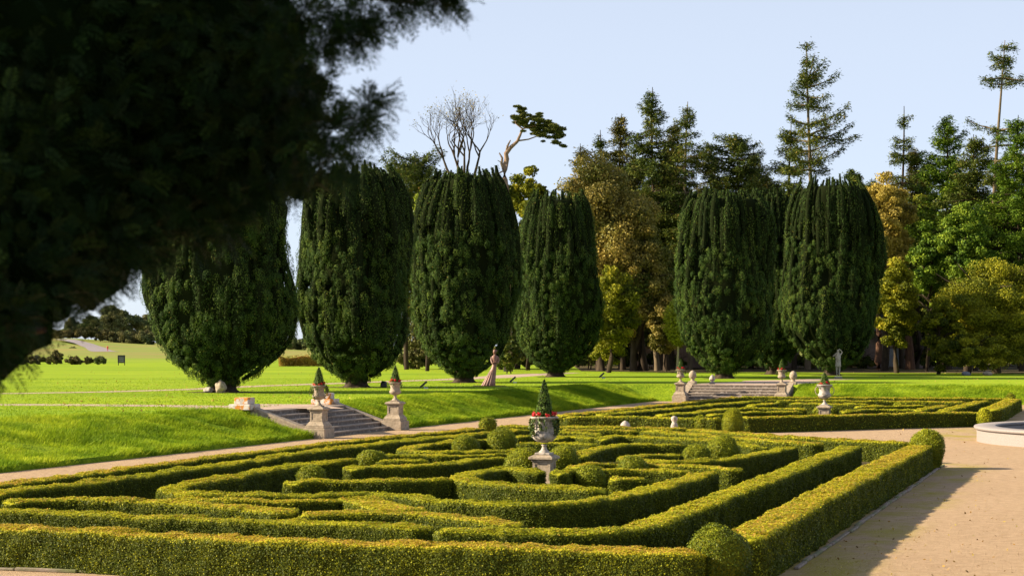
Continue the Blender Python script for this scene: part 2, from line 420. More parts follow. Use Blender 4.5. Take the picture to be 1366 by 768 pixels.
xs = np.r_[-1500, -900, -500, -300, -200, np.arange(-150, -40, 5), np.arange(-40, -26, 1.0), np.arange(-26, 40, .4), np.arange(40, 80, 2.0), np.arange(80, 200, 15), 300, 500, 900, 1500]
ys = np.r_[-300, -60, -20, 0, 10, np.arange(15, 40, 1.0), np.arange(40, 112, .4), np.arange(112, 160, 2), np.arange(160, 420, 4), np.arange(420, 1000, 15), 1100, 1500, 3000]
XX, YY = np.meshgrid(xs, ys, indexing='ij')
ZZ = terrain(XX.ravel(), YY.ravel()).reshape(XX.shape)
b = Buf(); b.grid(np.stack([XX, YY, ZZ], -1)); tag(b.build('lawn_ground', M['lawn']), kind='structure')

# gravel of the lower garden, one sheet, mossy beside the hedges
def court_sheet(name, matl, z, poly_fn, step=.5, region=(0, 60, 0, 110)):
    pass
aa = np.r_[np.arange(0, 40, .5), 45, 60, 90]; cc = np.r_[np.arange(0, 95, .5), 110, 140]
A_, C_ = np.meshgrid(aa, cc, indexing='ij')
P = C0[None, None] + A_[..., None] * Vv - C_[..., None] * U
# mossy strip along the right side of the near parterre
hedgeline = [G(1077, 749, 0)[:2], G(1258, 621, 0)[:2]]
def dist_seg(p, a, b_):
    ab = b_ - a; t = np.clip(((p - a) @ ab) / (ab @ ab), -0.3, 1.0); return np.linalg.norm(p - a - t[:, None] * ab, axis=1)
dd = dist_seg(P.reshape(-1, 2), *hedgeline)
e2 = [G(1299, 571, 0)[:2], G(1358, 541, 0)[:2]]; d2 = dist_seg(P.reshape(-1, 2), *e2)
tt = np.maximum(np.clip(1.15 - np.abs(dd - .45) / .75, 0, 1), np.clip(1.2 - d2 / 1.3, 0, 1))
b = Buf(); b.grid(np.concatenate([P, np.full(P.shape[:2] + (1,), .006)], -1), tint=tt.reshape(A_.shape))
tag(b.build('gravel_ground', M['gravel']), kind='structure')

def poly_sheet(name, pts, z, m, kind='structure'):
    me = bpy.data.meshes.new(name); me.from_pydata([(p[0], p[1], z) for p in pts], [], [list(range(len(pts)))]); me.materials.append(m)
    o = bpy.data.objects.new(name, me); COL.objects.link(o); return tag(o, kind=kind)

def ribbon(name, pts, w, z, m, edge=.12, follow=False):
    pts = np.array([p[:2] for p in pts], float); seg = np.linalg.norm(np.diff(pts, axis=0), axis=1); s = np.r_[0, np.cumsum(seg)]
    k = max(8, int(s[-1] / .6)); t = np.linspace(0, s[-1], k)
    q = np.c_[np.interp(t, s, pts[:, 0]), np.interp(t, s, pts[:, 1])]
    for _ in range(6): q[1:-1] = (q[:-2] + q[1:-1] * 2 + q[2:]) / 4
    ww = np.interp(t, s, w) if np.ndim(w) else np.full(k, w)
    d = unit(np.gradient(q, axis=0)); nrm = np.c_[-d[:, 1], d[:, 0]]
    rows = []
    for sgn in (-1, -.5, 0, .5, 1):
        e = sgn * (ww / 2 + (edge * vnoise(np.c_[q, q[:, :1] * 0 + sgn * 5], .9) if abs(sgn) == 1 else 0))
        r = q + nrm * e[:, None]; zz = terrain(r[:, 0], r[:, 1]) + z if follow else np.full(k, z)
        rows.append(np.c_[r, zz])
    bb = Buf(); bb.grid(np.stack(rows, 1)); return tag(bb.build(name, m), kind='structure')

# terrace paths (z = terrace)
ribbon('terrace_path', [G(x, y, ZT) for x, y in ((-260, 540), (-60, 539.5), (120, 540), (260, 541.5), (350, 543.5), (445, 542.5))], [1.9, 1.9, 1.9, 2.0, 2.4, 3.5], ZT + .005, M['path'])
poly_sheet('landing_path', [AC(-2.15, STAIR1[0] + .1), AC(-2.15, STAIR1[1] - .1), AC(-5.5, STAIR1[1] - .3), AC(-5.5, STAIR1[0] + .5)], ZT + .012, M['path'])
ribbon('lawn_path', [G(x, y, ZT) for x, y in ((-100, 525.5), (0, 525), (140, 522.5), (260, 519), (335, 515), (440, 511.5), (520, 508.5), (600, 506), (650, 503.5), (700, 500), (760, 497))], [1.5, 1.5, 1.6, 1.6, 1.7, 1.7, 1.7, 2.0, 3.2, 3.4, 2], ZT + .006, M['path'])
ribbon('rear_path', [AC(4.3, -2.0), AC(4.3, -6), AC(5.5, -12), G(1015, 508, ZT), G(1060, 507.2, ZT), G(1120, 505.5, ZT)], [5.4, 5.4, 5.0, 3.6, 3.0, 2.6], ZT + .007, M['path'])
ribbon('hill_track', [on_ground(x, y) for x, y in ((143, 469), (128, 464), (112, 458), (96, 454), (84, 452.4))], 7.0, .06, M['track'], follow=True)

# ---- the grass bank in pieces either side of the steps
def bank_piece(name, axis, s0, s1, mit0=False, mit1=False):
    ds = np.r_[0, .03, .08, .2, np.linspace(.35, BW + .3, 16)]; n = max(4, int(abs(s1 - s0) / .35)); rows = []
    for d in ds:
        t = np.linspace(s0 - (d if mit0 else 0), s1 + (d if mit1 else 0), n); wob = .05 * vnoise(np.c_[t, t * 0, t * 0 + d], .8, 3)
        z = bankz(np.array([d]))[0] * np.ones(n) + (.07 * vnoise(np.c_[t, np.full(n, d)], .9, 5) + .03 * vnoise(np.c_[t, np.full(n, d)], 2.3, 6) if .2 < d < BW - .4 else 0)
        if d > BW: z = np.full(n, ZT + .003)
        if axis == 1: p = C0 - ((d + wob) * (wide(t) if d > .1 else 1))[:, None] * Vv - t[:, None] * U
        else: p = C0 + t[:, None] * Vv + (d + wob)[:, None] * U
        rows.append(np.c_[p, z])
    bb = Buf(); bb.grid(np.stack(rows, 0)); tag(bb.build(name, M['bank']), kind='structure')
PL = .42
bank_piece('grass_bank', 1, -0.0, STAIR1[0] - PL, mit0=True)
bank_piece('grass_bank', 1, STAIR1[1] + PL, 96)
bank_piece('grass_bank', 2, 0, STAIR2[0] - PL, mit0=True)
bank_piece('grass_bank', 2, STAIR2[1] + PL, 34)

def blades(n, fn, size, hts, name='bank_grass'):
    """tufts: vertical leaning blades"""
    P = fn(n); k = len(P)
    lean = rng.normal(size=(k, 3)) * .55; lean[:, 2] = 0
    h = rng.uniform(*hts, k) * (1 + .6 * vnoise(P, 1.6, 9) + .35 * vnoise(P, .5, 19))
    tip = P + (lean + np.array([.25, -.1, 1])) * h[:, None]
    side = unit(rng.normal(size=(k, 3)) * (1, 1, 0)) * (size * rng.uniform(.6, 1.4, k))[:, None]
    V = np.stack([P - side, P + side, tip + side * .25, tip - side * .25], 1).reshape(-1, 3)
    t = np.clip(.45 + .7 * (rng.beta(2, 2, k) - .5) + .28 * vnoise(P, .5, 11) + .34 * vnoise(P, 1.7, 12), 0, 1)
    bb = Buf(); bb.add(V, np.arange(4 * k).reshape(k, 4), 0, np.repeat(t, 4), False)
    return tag(bb.build(name, M['grassblade']), 'long green grass growing on the sloping bank', 'grass', kind='stuff')
def bank_pts(n):
    n1 = int(n * .86); c = rng.uniform(0, 62, n1); d = rng.uniform(0, BW + .1, n1)
    keep = (c < STAIR1[0] - PL) | (c > STAIR1[1] + PL); c, d = c[keep], d[keep]
    p = C0 - (d * wide(c))[:, None] * Vv - c[:, None] * U; A = np.c_[p, bankz(d) - .01]
    n2 = n - n1; a = rng.uniform(7.5, 32, n2); d = rng.uniform(0, BW, n2)
    p = C0 + a[:, None] * Vv + d[:, None] * U; return np.r_[A, np.c_[p, bankz(d) - .01]]
blades(330000, bank_pts, .011, (.05, .15))
def lawn_pts(n):
    Y = 1 / rng.uniform(1 / 125, 1 / 50, n); X = rng.uniform(-.285, .06, n) * Y
    a, c = ac_of(X, Y); lo = np.minimum(a / wide(c), c); k = lo < -BW; X, Y = X[k], Y[k]
    return np.c_[X, Y, np.full(len(X), ZT - .005)]
tag(blades(90000, lawn_pts, .014, (.02, .045), 'lawn_grass'), 'short mown grass blades of the terrace lawn', 'grass', kind='stuff')

# ------------------------------------------------------------------ clipped box hedges
def chaikin(p, n=2):
    for _ in range(n):
        q = [p[0]]
        for a, b_ in zip(p[:-1], p[1:]): q += [a * .75 + b_ * .25, a * .25 + b_ * .75]
        q.append(p[-1]); p = np.array(q)
    return p

NLEAF = [0]
def hedge(label, pts, z=.55, w=.48, bronze=.2, smooth=2, group='box hedges of the near parterre', name='box_hedge', cat='hedge', endr=.2):
    P = np.array([G(x, y, z)[:2] for x, y in pts]); 
    if smooth: P = chaikin(P, smooth)
    seg = np.linalg.norm(np.diff(P, axis=0), axis=1); s = np.r_[0, np.cumsum(seg)]; L = s[-1]
    Ym = P[:, 1].mean(); step = .07 if Ym < 36 else (.11 if Ym < 64 else .2)
    k = max(10, int(L / step)); 
    t = np.linspace(0, L, k); C = np.c_[np.interp(t, s, P[:, 0]), np.interp(t, s, P[:, 1])]
    for _ in range(3): C[1:-1] = (C[:-2] + C[1:-1] * 2 + C[2:]) / 4
    d = unit(np.gradient(C, axis=0)); nr = np.c_[-d[:, 1], d[:, 0]]
    e = np.minimum(t, L - t); r = min(endr, L / 3); ef = np.sqrt(np.clip(1 - (1 - np.clip(e / r, 0, 1)) ** 2, 0, 1)); ef = .03 + .97 * ef
    # cross-section (u across -1..1, v up 0..1)
    sec = []
    for v in np.linspace(0, .86, 5): sec.append((-1 + .03 * v, v))
    sec += [(-.93, .96), (-.8, 1.0)] + [(x, 1.0) for x in np.linspace(-.55, .55, 5)] + [(.8, 1.0), (.93, .96)]
    for v in np.linspace(.86, 0, 5): sec.append((1 - .03 * v, v))
    sec = np.array(sec); ns = len(sec)
    tz_ = z * (1 + .025 * vnoise(np.c_[C, C[:, :1] * 0], .9, 21) + .012 * vnoise(np.c_[C, C[:, :1] * 0], 3, 22)) 
    hw = w / 2 * (1 + .07 * vnoise(np.c_[C, C[:, :1] * 0], .8, 23))
    tz_ = tz_ * (.88 + .12 * ef)
    Q = np.zeros((k, ns, 3))
    Q[..., :2] = C[:, None] + nr[:, None] * (sec[None, :, 0] * (hw * ef)[:, None])[..., None]
    Q[..., 2] = sec[None, :, 1] * tz_[:, None] + .004
    # outward normals
    nv = np.zeros_like(Q); nu = np.sign(sec[:, 0]) * np.clip((np.abs(sec[:, 0]) - .78) / .15, 0, 1); up = np.clip((sec[:, 1] - .9) / .1, 0, 1)
    nv[..., :2] = nr[:, None] * nu[None, :, None]; nv[..., 2] = up[None]
    dirE = np.where(t < L / 2, -1.0, 1.0)[:, None] * d * (1 - np.clip(e / r, 0, 1))[:, None]
    nv[..., :2] += dirE[:, None] * 1.6; nv = unit(nv)
    flat = Q.reshape(-1, 3); ds = .030 * vnoise(flat, 3.5, 1) + .024 * vnoise(flat, 9, 2)
    Q = (flat + nv.reshape(-1, 3) * ds[:, None]).reshape(Q.shape); Q[..., 2] = np.maximum(Q[..., 2], .004)
    bb = Buf(); bb.grid(Q - nv * .012, 1, np.clip((sec[None, :, 1] - .93) / .07, 0, 1) * np.ones((k, 1)) * .9 + .03)  # core colour carries painted shade on the sides, sunlight on the top
    # leaves
    a = Q[:-1, :-1]; b1 = Q[1:, :-1]; c1 = Q[:-1, 1:]; d1 = Q[1:, 1:]
    area = np.linalg.norm(np.cross(b1 - a, c1 - a), axis=-1)
    size, dens = (.025, 5600) if Ym < 30 else ((.031, 3600) if Ym < 45 else ((.040, 2000) if Ym < 64 else (.06, 800)))
    cnt = rng.poisson(area * dens); idx = np.repeat(np.arange(cnt.size), cnt.ravel())
    i, j = np.unravel_index(idx, cnt.shape); uu = rng.random(len(i))[:, None]; ww_ = rng.random(len(i))[:, None]
    pos = a[i, j] * (1 - uu) * (1 - ww_) + b1[i, j] * uu * (1 - ww_) + c1[i, j] * (1 - uu) * ww_ + d1[i, j] * uu * ww_
    nn = unit(nv[i, j] + nv[i + 1, j] + nv[i, j + 1])
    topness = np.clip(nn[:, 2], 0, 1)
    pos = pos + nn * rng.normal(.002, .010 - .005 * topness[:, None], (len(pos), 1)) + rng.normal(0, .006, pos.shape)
    tt = .20 + .46 * topness + rng.normal(0, .10, len(pos)) + .12 * vnoise(pos, 1.6, 31) + .10 * vnoise(pos, 6, 32)  # tops tinted lighter: young growth plus sunlight painted into the leaf colour
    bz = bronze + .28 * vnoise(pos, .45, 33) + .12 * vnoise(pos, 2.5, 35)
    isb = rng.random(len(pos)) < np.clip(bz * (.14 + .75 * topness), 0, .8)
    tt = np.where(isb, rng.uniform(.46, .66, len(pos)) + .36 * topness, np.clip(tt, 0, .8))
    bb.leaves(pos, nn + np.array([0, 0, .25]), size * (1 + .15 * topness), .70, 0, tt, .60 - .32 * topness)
    NLEAF[0] += len(pos)
    loc = np.array([*C.mean(0), 0])
    return tag(bb.build(name, [M['box'], M['box_core']], loc=loc), label, cat, group)

def ball(label, px, pyc, rpx, z=.46, squash=1.0, tall=None, bright=0, name='box_ball', group='clipped box balls', base=None):
    """clipped dome: centre at height z projects to (px, pyc), radius rpx in photo pixels"""
    c = G(px, pyc, z); r = rpx * c[1] / F; Ym = c[1]
    hz = (tall or r * squash)
    nu, nvv = 22, 34; u = np.linspace(0, np.pi * .5, nu // 2); 
    prof = [(r * .80, .004), (r * .94, max(z - hz * .8, .02)), (r, max(z - hz * .3, .08))]
    prof = [p for p in prof]; up = [(r * math.cos(x), z + hz * math.sin(x)) for x in np.linspace(0, np.pi / 2 - .04, 12)]
    prof = np.array(prof + up); th = np.linspace(0, 2 * np.pi, nvv, endpoint=False)
    Q = np.stack([c[0] + prof[:, :1] * np.cos(th), c[1] + prof[:, :1] * np.sin(th), np.repeat(prof[:, 1:], nvv, 1)], -1)
    ctr = np.array([c[0], c[1], z * .8]); nv = unit(Q - ctr); flat = Q.reshape(-1, 3)
    ds = .05 * r / .4 * vnoise(flat, 3.2, 41) + .02 * vnoise(flat, 9, 42)
    Q = (flat + nv.reshape(-1, 3) * ds[:, None]).reshape(Q.shape); Q[..., 2] = np.maximum(Q[..., 2], .004)
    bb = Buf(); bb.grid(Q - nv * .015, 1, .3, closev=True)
    size, dens = (.026, 6000) if Ym < 30 else ((.034, 3400) if Ym < 64 else (.06, 1000))
    Qc = np.concatenate([Q, Q[:, :1]], 1); nc = np.concatenate([nv, nv[:, :1]], 1)
    a = Qc[:-1, :-1]; b1 = Qc[1:, :-1]; c1 = Qc[:-1, 1:]; d1 = Qc[1:, 1:]
    area = np.linalg.norm(np.cross(b1 - a, c1 - a), axis=-1); cnt = rng.poisson(area * dens)
    idx = np.repeat(np.arange(cnt.size), cnt.ravel()); i, j = np.unravel_index(idx, cnt.shape)
    uu = rng.random(len(i))[:, None]; w_ = rng.random(len(i))[:, None]
    pos = a[i, j] * (1 - uu) * (1 - w_) + b1[i, j] * uu * (1 - w_) + c1[i, j] * (1 - uu) * w_ + d1[i, j] * uu * w_
    nn = nc[i, j]; pos = pos + nn * rng.normal(.006, .016, (len(pos), 1))
    tt = np.clip(.34 + bright + .22 * nn[:, 2] + rng.normal(0, .14, len(pos)) + .15 * vnoise(pos, 4, 43), 0, 1)  # upward leaves tinted lighter, the sunlit top put into the colour
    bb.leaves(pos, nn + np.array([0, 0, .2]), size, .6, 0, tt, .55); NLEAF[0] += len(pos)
    return tag(bb.build(name, [M['ball'], M['box_core']], loc=np.array([c[0], c[1], 0])), label, 'box ball', group)

NP = 'box hedges of the near parterre'; FP = 'box hedges of the far parterre'
# soil of the beds
def W(pts, z=0): return [G(x, y, z) for x, y in pts]
poly_sheet('bed_soil', [G(-150, 697, .55), G(925, 737, .55), G(996, 712, .55), G(1228, 594, .55), G(1220, 589.5, .55), G(919, 571, .55), G(668, 567, .55), G(320, 604.6, .55), G(-60, 653, .55)], .010, M['soil'])
poly_sheet('bed_soil', [G(750, 555, .55), G(965, 558, .55), G(985, 556, .55), G(1312, 549.5, .55), G(1354, 531.5, .55), G(985, 529, .55)], .010, M['soil'])

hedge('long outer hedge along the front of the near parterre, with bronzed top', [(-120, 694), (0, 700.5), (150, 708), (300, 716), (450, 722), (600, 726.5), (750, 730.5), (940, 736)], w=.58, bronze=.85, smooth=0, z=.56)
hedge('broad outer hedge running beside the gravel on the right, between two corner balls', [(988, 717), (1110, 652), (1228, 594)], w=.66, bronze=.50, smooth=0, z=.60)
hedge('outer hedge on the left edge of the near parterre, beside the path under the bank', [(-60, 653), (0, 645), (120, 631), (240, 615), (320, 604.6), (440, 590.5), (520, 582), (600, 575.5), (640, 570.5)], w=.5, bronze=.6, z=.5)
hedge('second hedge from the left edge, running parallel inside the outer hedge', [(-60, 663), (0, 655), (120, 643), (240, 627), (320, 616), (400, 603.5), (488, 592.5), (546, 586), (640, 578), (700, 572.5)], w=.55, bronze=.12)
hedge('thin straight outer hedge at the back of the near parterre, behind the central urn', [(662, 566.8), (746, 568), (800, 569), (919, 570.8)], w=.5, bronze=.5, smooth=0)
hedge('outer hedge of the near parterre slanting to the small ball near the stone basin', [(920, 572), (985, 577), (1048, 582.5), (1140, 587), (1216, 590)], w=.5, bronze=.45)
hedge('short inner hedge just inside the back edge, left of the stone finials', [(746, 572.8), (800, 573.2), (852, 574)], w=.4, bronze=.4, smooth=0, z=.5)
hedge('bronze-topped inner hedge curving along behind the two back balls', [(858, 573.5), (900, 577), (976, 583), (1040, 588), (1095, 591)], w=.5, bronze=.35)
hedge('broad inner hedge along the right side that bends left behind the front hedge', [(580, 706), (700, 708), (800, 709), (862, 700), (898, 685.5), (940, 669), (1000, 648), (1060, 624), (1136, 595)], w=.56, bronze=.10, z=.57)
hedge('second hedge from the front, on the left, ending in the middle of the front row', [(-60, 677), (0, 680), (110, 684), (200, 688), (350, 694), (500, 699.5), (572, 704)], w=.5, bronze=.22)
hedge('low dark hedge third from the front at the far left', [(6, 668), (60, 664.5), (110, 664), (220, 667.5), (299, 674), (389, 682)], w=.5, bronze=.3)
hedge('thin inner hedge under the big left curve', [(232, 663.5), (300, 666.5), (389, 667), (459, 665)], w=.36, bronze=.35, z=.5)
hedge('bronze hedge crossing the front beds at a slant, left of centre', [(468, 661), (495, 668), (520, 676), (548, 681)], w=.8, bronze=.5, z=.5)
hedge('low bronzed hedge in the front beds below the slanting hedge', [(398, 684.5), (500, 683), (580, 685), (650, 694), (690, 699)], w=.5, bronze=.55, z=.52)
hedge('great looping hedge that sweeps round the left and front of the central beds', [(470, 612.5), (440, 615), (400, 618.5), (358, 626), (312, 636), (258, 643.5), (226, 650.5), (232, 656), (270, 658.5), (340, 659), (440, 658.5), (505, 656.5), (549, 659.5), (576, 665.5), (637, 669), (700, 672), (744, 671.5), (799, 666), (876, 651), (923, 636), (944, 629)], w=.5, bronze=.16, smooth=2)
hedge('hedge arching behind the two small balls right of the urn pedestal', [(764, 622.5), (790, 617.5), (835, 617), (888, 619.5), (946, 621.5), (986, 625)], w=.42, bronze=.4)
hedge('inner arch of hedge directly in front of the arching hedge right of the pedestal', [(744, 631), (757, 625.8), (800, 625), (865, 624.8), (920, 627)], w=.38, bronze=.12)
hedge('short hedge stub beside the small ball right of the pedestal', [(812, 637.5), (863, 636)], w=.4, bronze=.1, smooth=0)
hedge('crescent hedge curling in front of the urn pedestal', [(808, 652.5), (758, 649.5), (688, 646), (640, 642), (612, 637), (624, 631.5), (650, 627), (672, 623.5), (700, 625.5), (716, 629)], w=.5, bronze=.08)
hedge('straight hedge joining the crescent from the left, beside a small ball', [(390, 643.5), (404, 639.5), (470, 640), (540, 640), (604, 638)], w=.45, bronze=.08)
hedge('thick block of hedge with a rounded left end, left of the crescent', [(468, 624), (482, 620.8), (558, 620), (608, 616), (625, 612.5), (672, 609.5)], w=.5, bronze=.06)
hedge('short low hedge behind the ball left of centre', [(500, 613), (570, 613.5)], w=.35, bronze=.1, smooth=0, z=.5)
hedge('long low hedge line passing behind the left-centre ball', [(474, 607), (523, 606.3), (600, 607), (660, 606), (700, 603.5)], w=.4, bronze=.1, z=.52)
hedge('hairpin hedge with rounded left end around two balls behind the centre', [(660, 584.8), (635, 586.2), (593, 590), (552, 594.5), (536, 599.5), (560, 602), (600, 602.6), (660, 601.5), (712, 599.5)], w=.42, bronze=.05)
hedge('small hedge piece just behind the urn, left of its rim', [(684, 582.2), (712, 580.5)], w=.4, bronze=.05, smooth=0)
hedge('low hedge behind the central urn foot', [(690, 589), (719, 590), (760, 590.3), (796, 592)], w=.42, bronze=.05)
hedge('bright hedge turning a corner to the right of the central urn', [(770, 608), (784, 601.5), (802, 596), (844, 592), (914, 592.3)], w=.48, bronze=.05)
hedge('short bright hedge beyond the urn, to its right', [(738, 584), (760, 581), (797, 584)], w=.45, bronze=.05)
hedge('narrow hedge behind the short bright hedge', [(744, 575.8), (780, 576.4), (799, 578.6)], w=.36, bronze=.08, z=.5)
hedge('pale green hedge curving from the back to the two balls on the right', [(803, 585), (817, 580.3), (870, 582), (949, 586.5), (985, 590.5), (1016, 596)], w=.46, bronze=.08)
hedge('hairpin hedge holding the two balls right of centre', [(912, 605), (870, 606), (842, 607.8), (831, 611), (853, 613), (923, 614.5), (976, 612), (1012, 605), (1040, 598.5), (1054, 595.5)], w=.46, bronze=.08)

CB = 'clipped box balls in the near parterre'
ball('big dark box ball at the near corner, in front of all the others', 958, 742, 42, z=.46, squash=.92, bright=-.20, group='corner balls of the near parterre')  # shade on this ball painted in as a darker leaf tint
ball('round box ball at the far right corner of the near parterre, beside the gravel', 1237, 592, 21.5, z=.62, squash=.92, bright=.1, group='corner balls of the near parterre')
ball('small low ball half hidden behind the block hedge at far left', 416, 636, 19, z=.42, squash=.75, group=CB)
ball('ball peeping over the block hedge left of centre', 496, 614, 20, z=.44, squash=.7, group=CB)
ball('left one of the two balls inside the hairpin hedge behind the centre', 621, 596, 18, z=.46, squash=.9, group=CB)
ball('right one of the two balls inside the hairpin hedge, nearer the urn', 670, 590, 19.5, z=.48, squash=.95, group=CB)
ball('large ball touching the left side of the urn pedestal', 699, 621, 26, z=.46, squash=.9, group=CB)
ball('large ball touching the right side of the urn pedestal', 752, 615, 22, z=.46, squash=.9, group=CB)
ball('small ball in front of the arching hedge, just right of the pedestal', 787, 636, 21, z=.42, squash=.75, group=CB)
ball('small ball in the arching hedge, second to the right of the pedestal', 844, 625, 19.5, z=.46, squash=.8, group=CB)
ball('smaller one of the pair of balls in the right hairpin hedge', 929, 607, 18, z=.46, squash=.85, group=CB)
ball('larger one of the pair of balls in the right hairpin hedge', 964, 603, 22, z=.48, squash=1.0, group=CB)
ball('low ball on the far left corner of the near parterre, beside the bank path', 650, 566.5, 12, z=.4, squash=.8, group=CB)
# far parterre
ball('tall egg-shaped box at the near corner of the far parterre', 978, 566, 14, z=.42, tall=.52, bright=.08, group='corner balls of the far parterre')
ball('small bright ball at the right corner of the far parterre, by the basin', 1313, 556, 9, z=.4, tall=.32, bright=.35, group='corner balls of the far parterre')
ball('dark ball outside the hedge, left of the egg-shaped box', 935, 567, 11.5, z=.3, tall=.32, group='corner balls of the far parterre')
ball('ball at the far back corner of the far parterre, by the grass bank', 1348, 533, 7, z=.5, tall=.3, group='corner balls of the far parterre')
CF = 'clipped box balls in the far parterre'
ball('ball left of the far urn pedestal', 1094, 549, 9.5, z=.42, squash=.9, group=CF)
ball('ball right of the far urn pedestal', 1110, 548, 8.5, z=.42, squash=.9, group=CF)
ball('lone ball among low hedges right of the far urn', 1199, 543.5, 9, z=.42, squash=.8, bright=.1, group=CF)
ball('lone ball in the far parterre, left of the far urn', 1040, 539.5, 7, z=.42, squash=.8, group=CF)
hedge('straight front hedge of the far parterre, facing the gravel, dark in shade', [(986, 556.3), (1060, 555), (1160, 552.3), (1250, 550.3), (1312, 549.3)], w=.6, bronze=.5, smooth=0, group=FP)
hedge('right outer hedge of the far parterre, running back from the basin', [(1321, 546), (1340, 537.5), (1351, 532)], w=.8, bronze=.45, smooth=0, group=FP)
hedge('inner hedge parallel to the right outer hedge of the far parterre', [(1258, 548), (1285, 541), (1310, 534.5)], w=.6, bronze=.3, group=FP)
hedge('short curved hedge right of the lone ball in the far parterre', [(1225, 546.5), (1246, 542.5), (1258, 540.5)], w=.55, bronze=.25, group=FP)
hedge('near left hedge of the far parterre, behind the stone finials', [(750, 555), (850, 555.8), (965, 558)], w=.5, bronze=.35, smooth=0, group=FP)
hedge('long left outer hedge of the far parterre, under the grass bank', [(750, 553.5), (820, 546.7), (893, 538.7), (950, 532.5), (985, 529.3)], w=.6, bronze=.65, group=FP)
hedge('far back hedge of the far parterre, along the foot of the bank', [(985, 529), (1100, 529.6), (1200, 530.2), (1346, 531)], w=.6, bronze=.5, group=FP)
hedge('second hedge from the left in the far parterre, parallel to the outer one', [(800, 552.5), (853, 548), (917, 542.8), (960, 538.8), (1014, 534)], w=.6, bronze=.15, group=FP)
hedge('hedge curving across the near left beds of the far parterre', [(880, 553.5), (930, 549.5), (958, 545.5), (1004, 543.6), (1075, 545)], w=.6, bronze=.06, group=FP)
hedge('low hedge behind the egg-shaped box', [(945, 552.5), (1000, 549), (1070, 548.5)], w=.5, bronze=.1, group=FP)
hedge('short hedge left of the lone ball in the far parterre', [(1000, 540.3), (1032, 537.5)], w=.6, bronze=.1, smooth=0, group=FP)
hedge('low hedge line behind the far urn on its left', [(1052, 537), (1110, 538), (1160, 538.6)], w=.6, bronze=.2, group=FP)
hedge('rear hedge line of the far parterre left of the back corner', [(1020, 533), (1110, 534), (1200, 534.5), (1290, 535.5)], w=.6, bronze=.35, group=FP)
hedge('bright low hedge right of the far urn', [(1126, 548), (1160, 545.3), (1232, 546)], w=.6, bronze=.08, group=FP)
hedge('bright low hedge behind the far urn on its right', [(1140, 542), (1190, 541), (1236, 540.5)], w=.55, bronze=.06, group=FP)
print('hedge leaves', NLEAF[0])

# stone edging beside the outer hedges
def edging(label, p0, p1):
    p0, p1 = np.array(p0[:2]), np.array(p1[:2]); L = np.linalg.norm(p1 - p0); d = (p1 - p0) / L; nrm = np.array([-d[1], d[0]])
    bb = Buf(); s = 0
    while s < L:
        l = min(rng.uniform(.7, 1.1), L - s); c = p0 + d * (s + l / 2) + nrm * rng.normal(0, .01)
        bb.box((c[0], c[1], .006), (l - .02, .07, .035 + rng.uniform(0, .02)), 0, .5, (np.array([*d, 0]), np.array([*nrm, 0])), bev=.01); s += l
    return tag(bb.build('stone_edging', M['edging'], loc=np.array([*p0, 0])), label, 'kerb', 'stone edgings of the near parterre')
edging('thin stone edging between the right outer hedge and the gravel', G(1062, 760, 0), G(1258, 621.5, 0))
edging('thin stone edging along the foot of the front hedge', G(-60, 758, 0), G(420, 776, 0))

# ------------------------------------------------------------------ stone steps, pedestals, urns
def make_steps(which, label, nst=6):
    s0, s1 = which; mid = (s0 + s1) / 2; wid = s1 - s0 - .50; run = 2.15 / nst; rise = ZT / nst
    if which is STAIR1: org = lambda d: AC(-d, mid); axw, axd = U3, -V3
    else: org = lambda d: AC(mid, -d); axw, axd = V3, U3
    e = empty('stone_steps', org(0), label, 'steps')
    for i in range(nst):
        bb = Buf(); z1 = (i + 1) * rise; d0 = i * run + .05
        c = org(d0 + run / 2 + .14); c[2] = max(0, z1 - rise - .1) + .001
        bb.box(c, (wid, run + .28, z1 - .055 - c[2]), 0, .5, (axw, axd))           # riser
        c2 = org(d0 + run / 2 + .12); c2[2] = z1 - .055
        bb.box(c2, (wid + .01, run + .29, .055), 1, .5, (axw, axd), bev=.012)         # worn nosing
        bb.build('step', [M['stone_dark'], M['stone_top']], e)
    for sgn, g in ((-1, s0), (1, s1)):
        bb = Buf(); ds = np.linspace(.30, 2.45, 12); zt = .30 + (ds - .30) / 2.15 * (ZT + .12 - .30 + .02)
        o = (lambda d, g=g: AC(-d, g)) if which is STAIR1 else (lambda d, g=g: AC(g, -d))
        hw = .17; rows = []
        for d, z in zip(ds, zt):
            p = o(d); rows.append([p + axw * hw * a + np.array([0, 0, zz]) for a, zz in ((-1, -.02), (-1, z - .09), (-1.12, z - .085), (-1.12, z), (1.12, z), (1.12, z - .085), (1, z - .09), (1, -.02))])
        bb.grid(np.array(rows), 0, .5, smooth=False)
        P0 = np.array(rows[0]); bb.add(P0, [list(range(8))], 0, .5, False); P0 = np.array(rows[-1])[::-1]; bb.add(P0, [list(range(8))], 0, .5, False)
        bb.build('cheek_wall', [M['stone']], e)
    return e
make_steps(STAIR1, 'weathered stone garden steps leading up the left grass bank')
make_steps(STAIR2, 'wide pale stone steps at the far corner, beyond the far parterre')

def yaw_axes(k):                       # pedestals stand square to the garden
    return (U3, -V3)

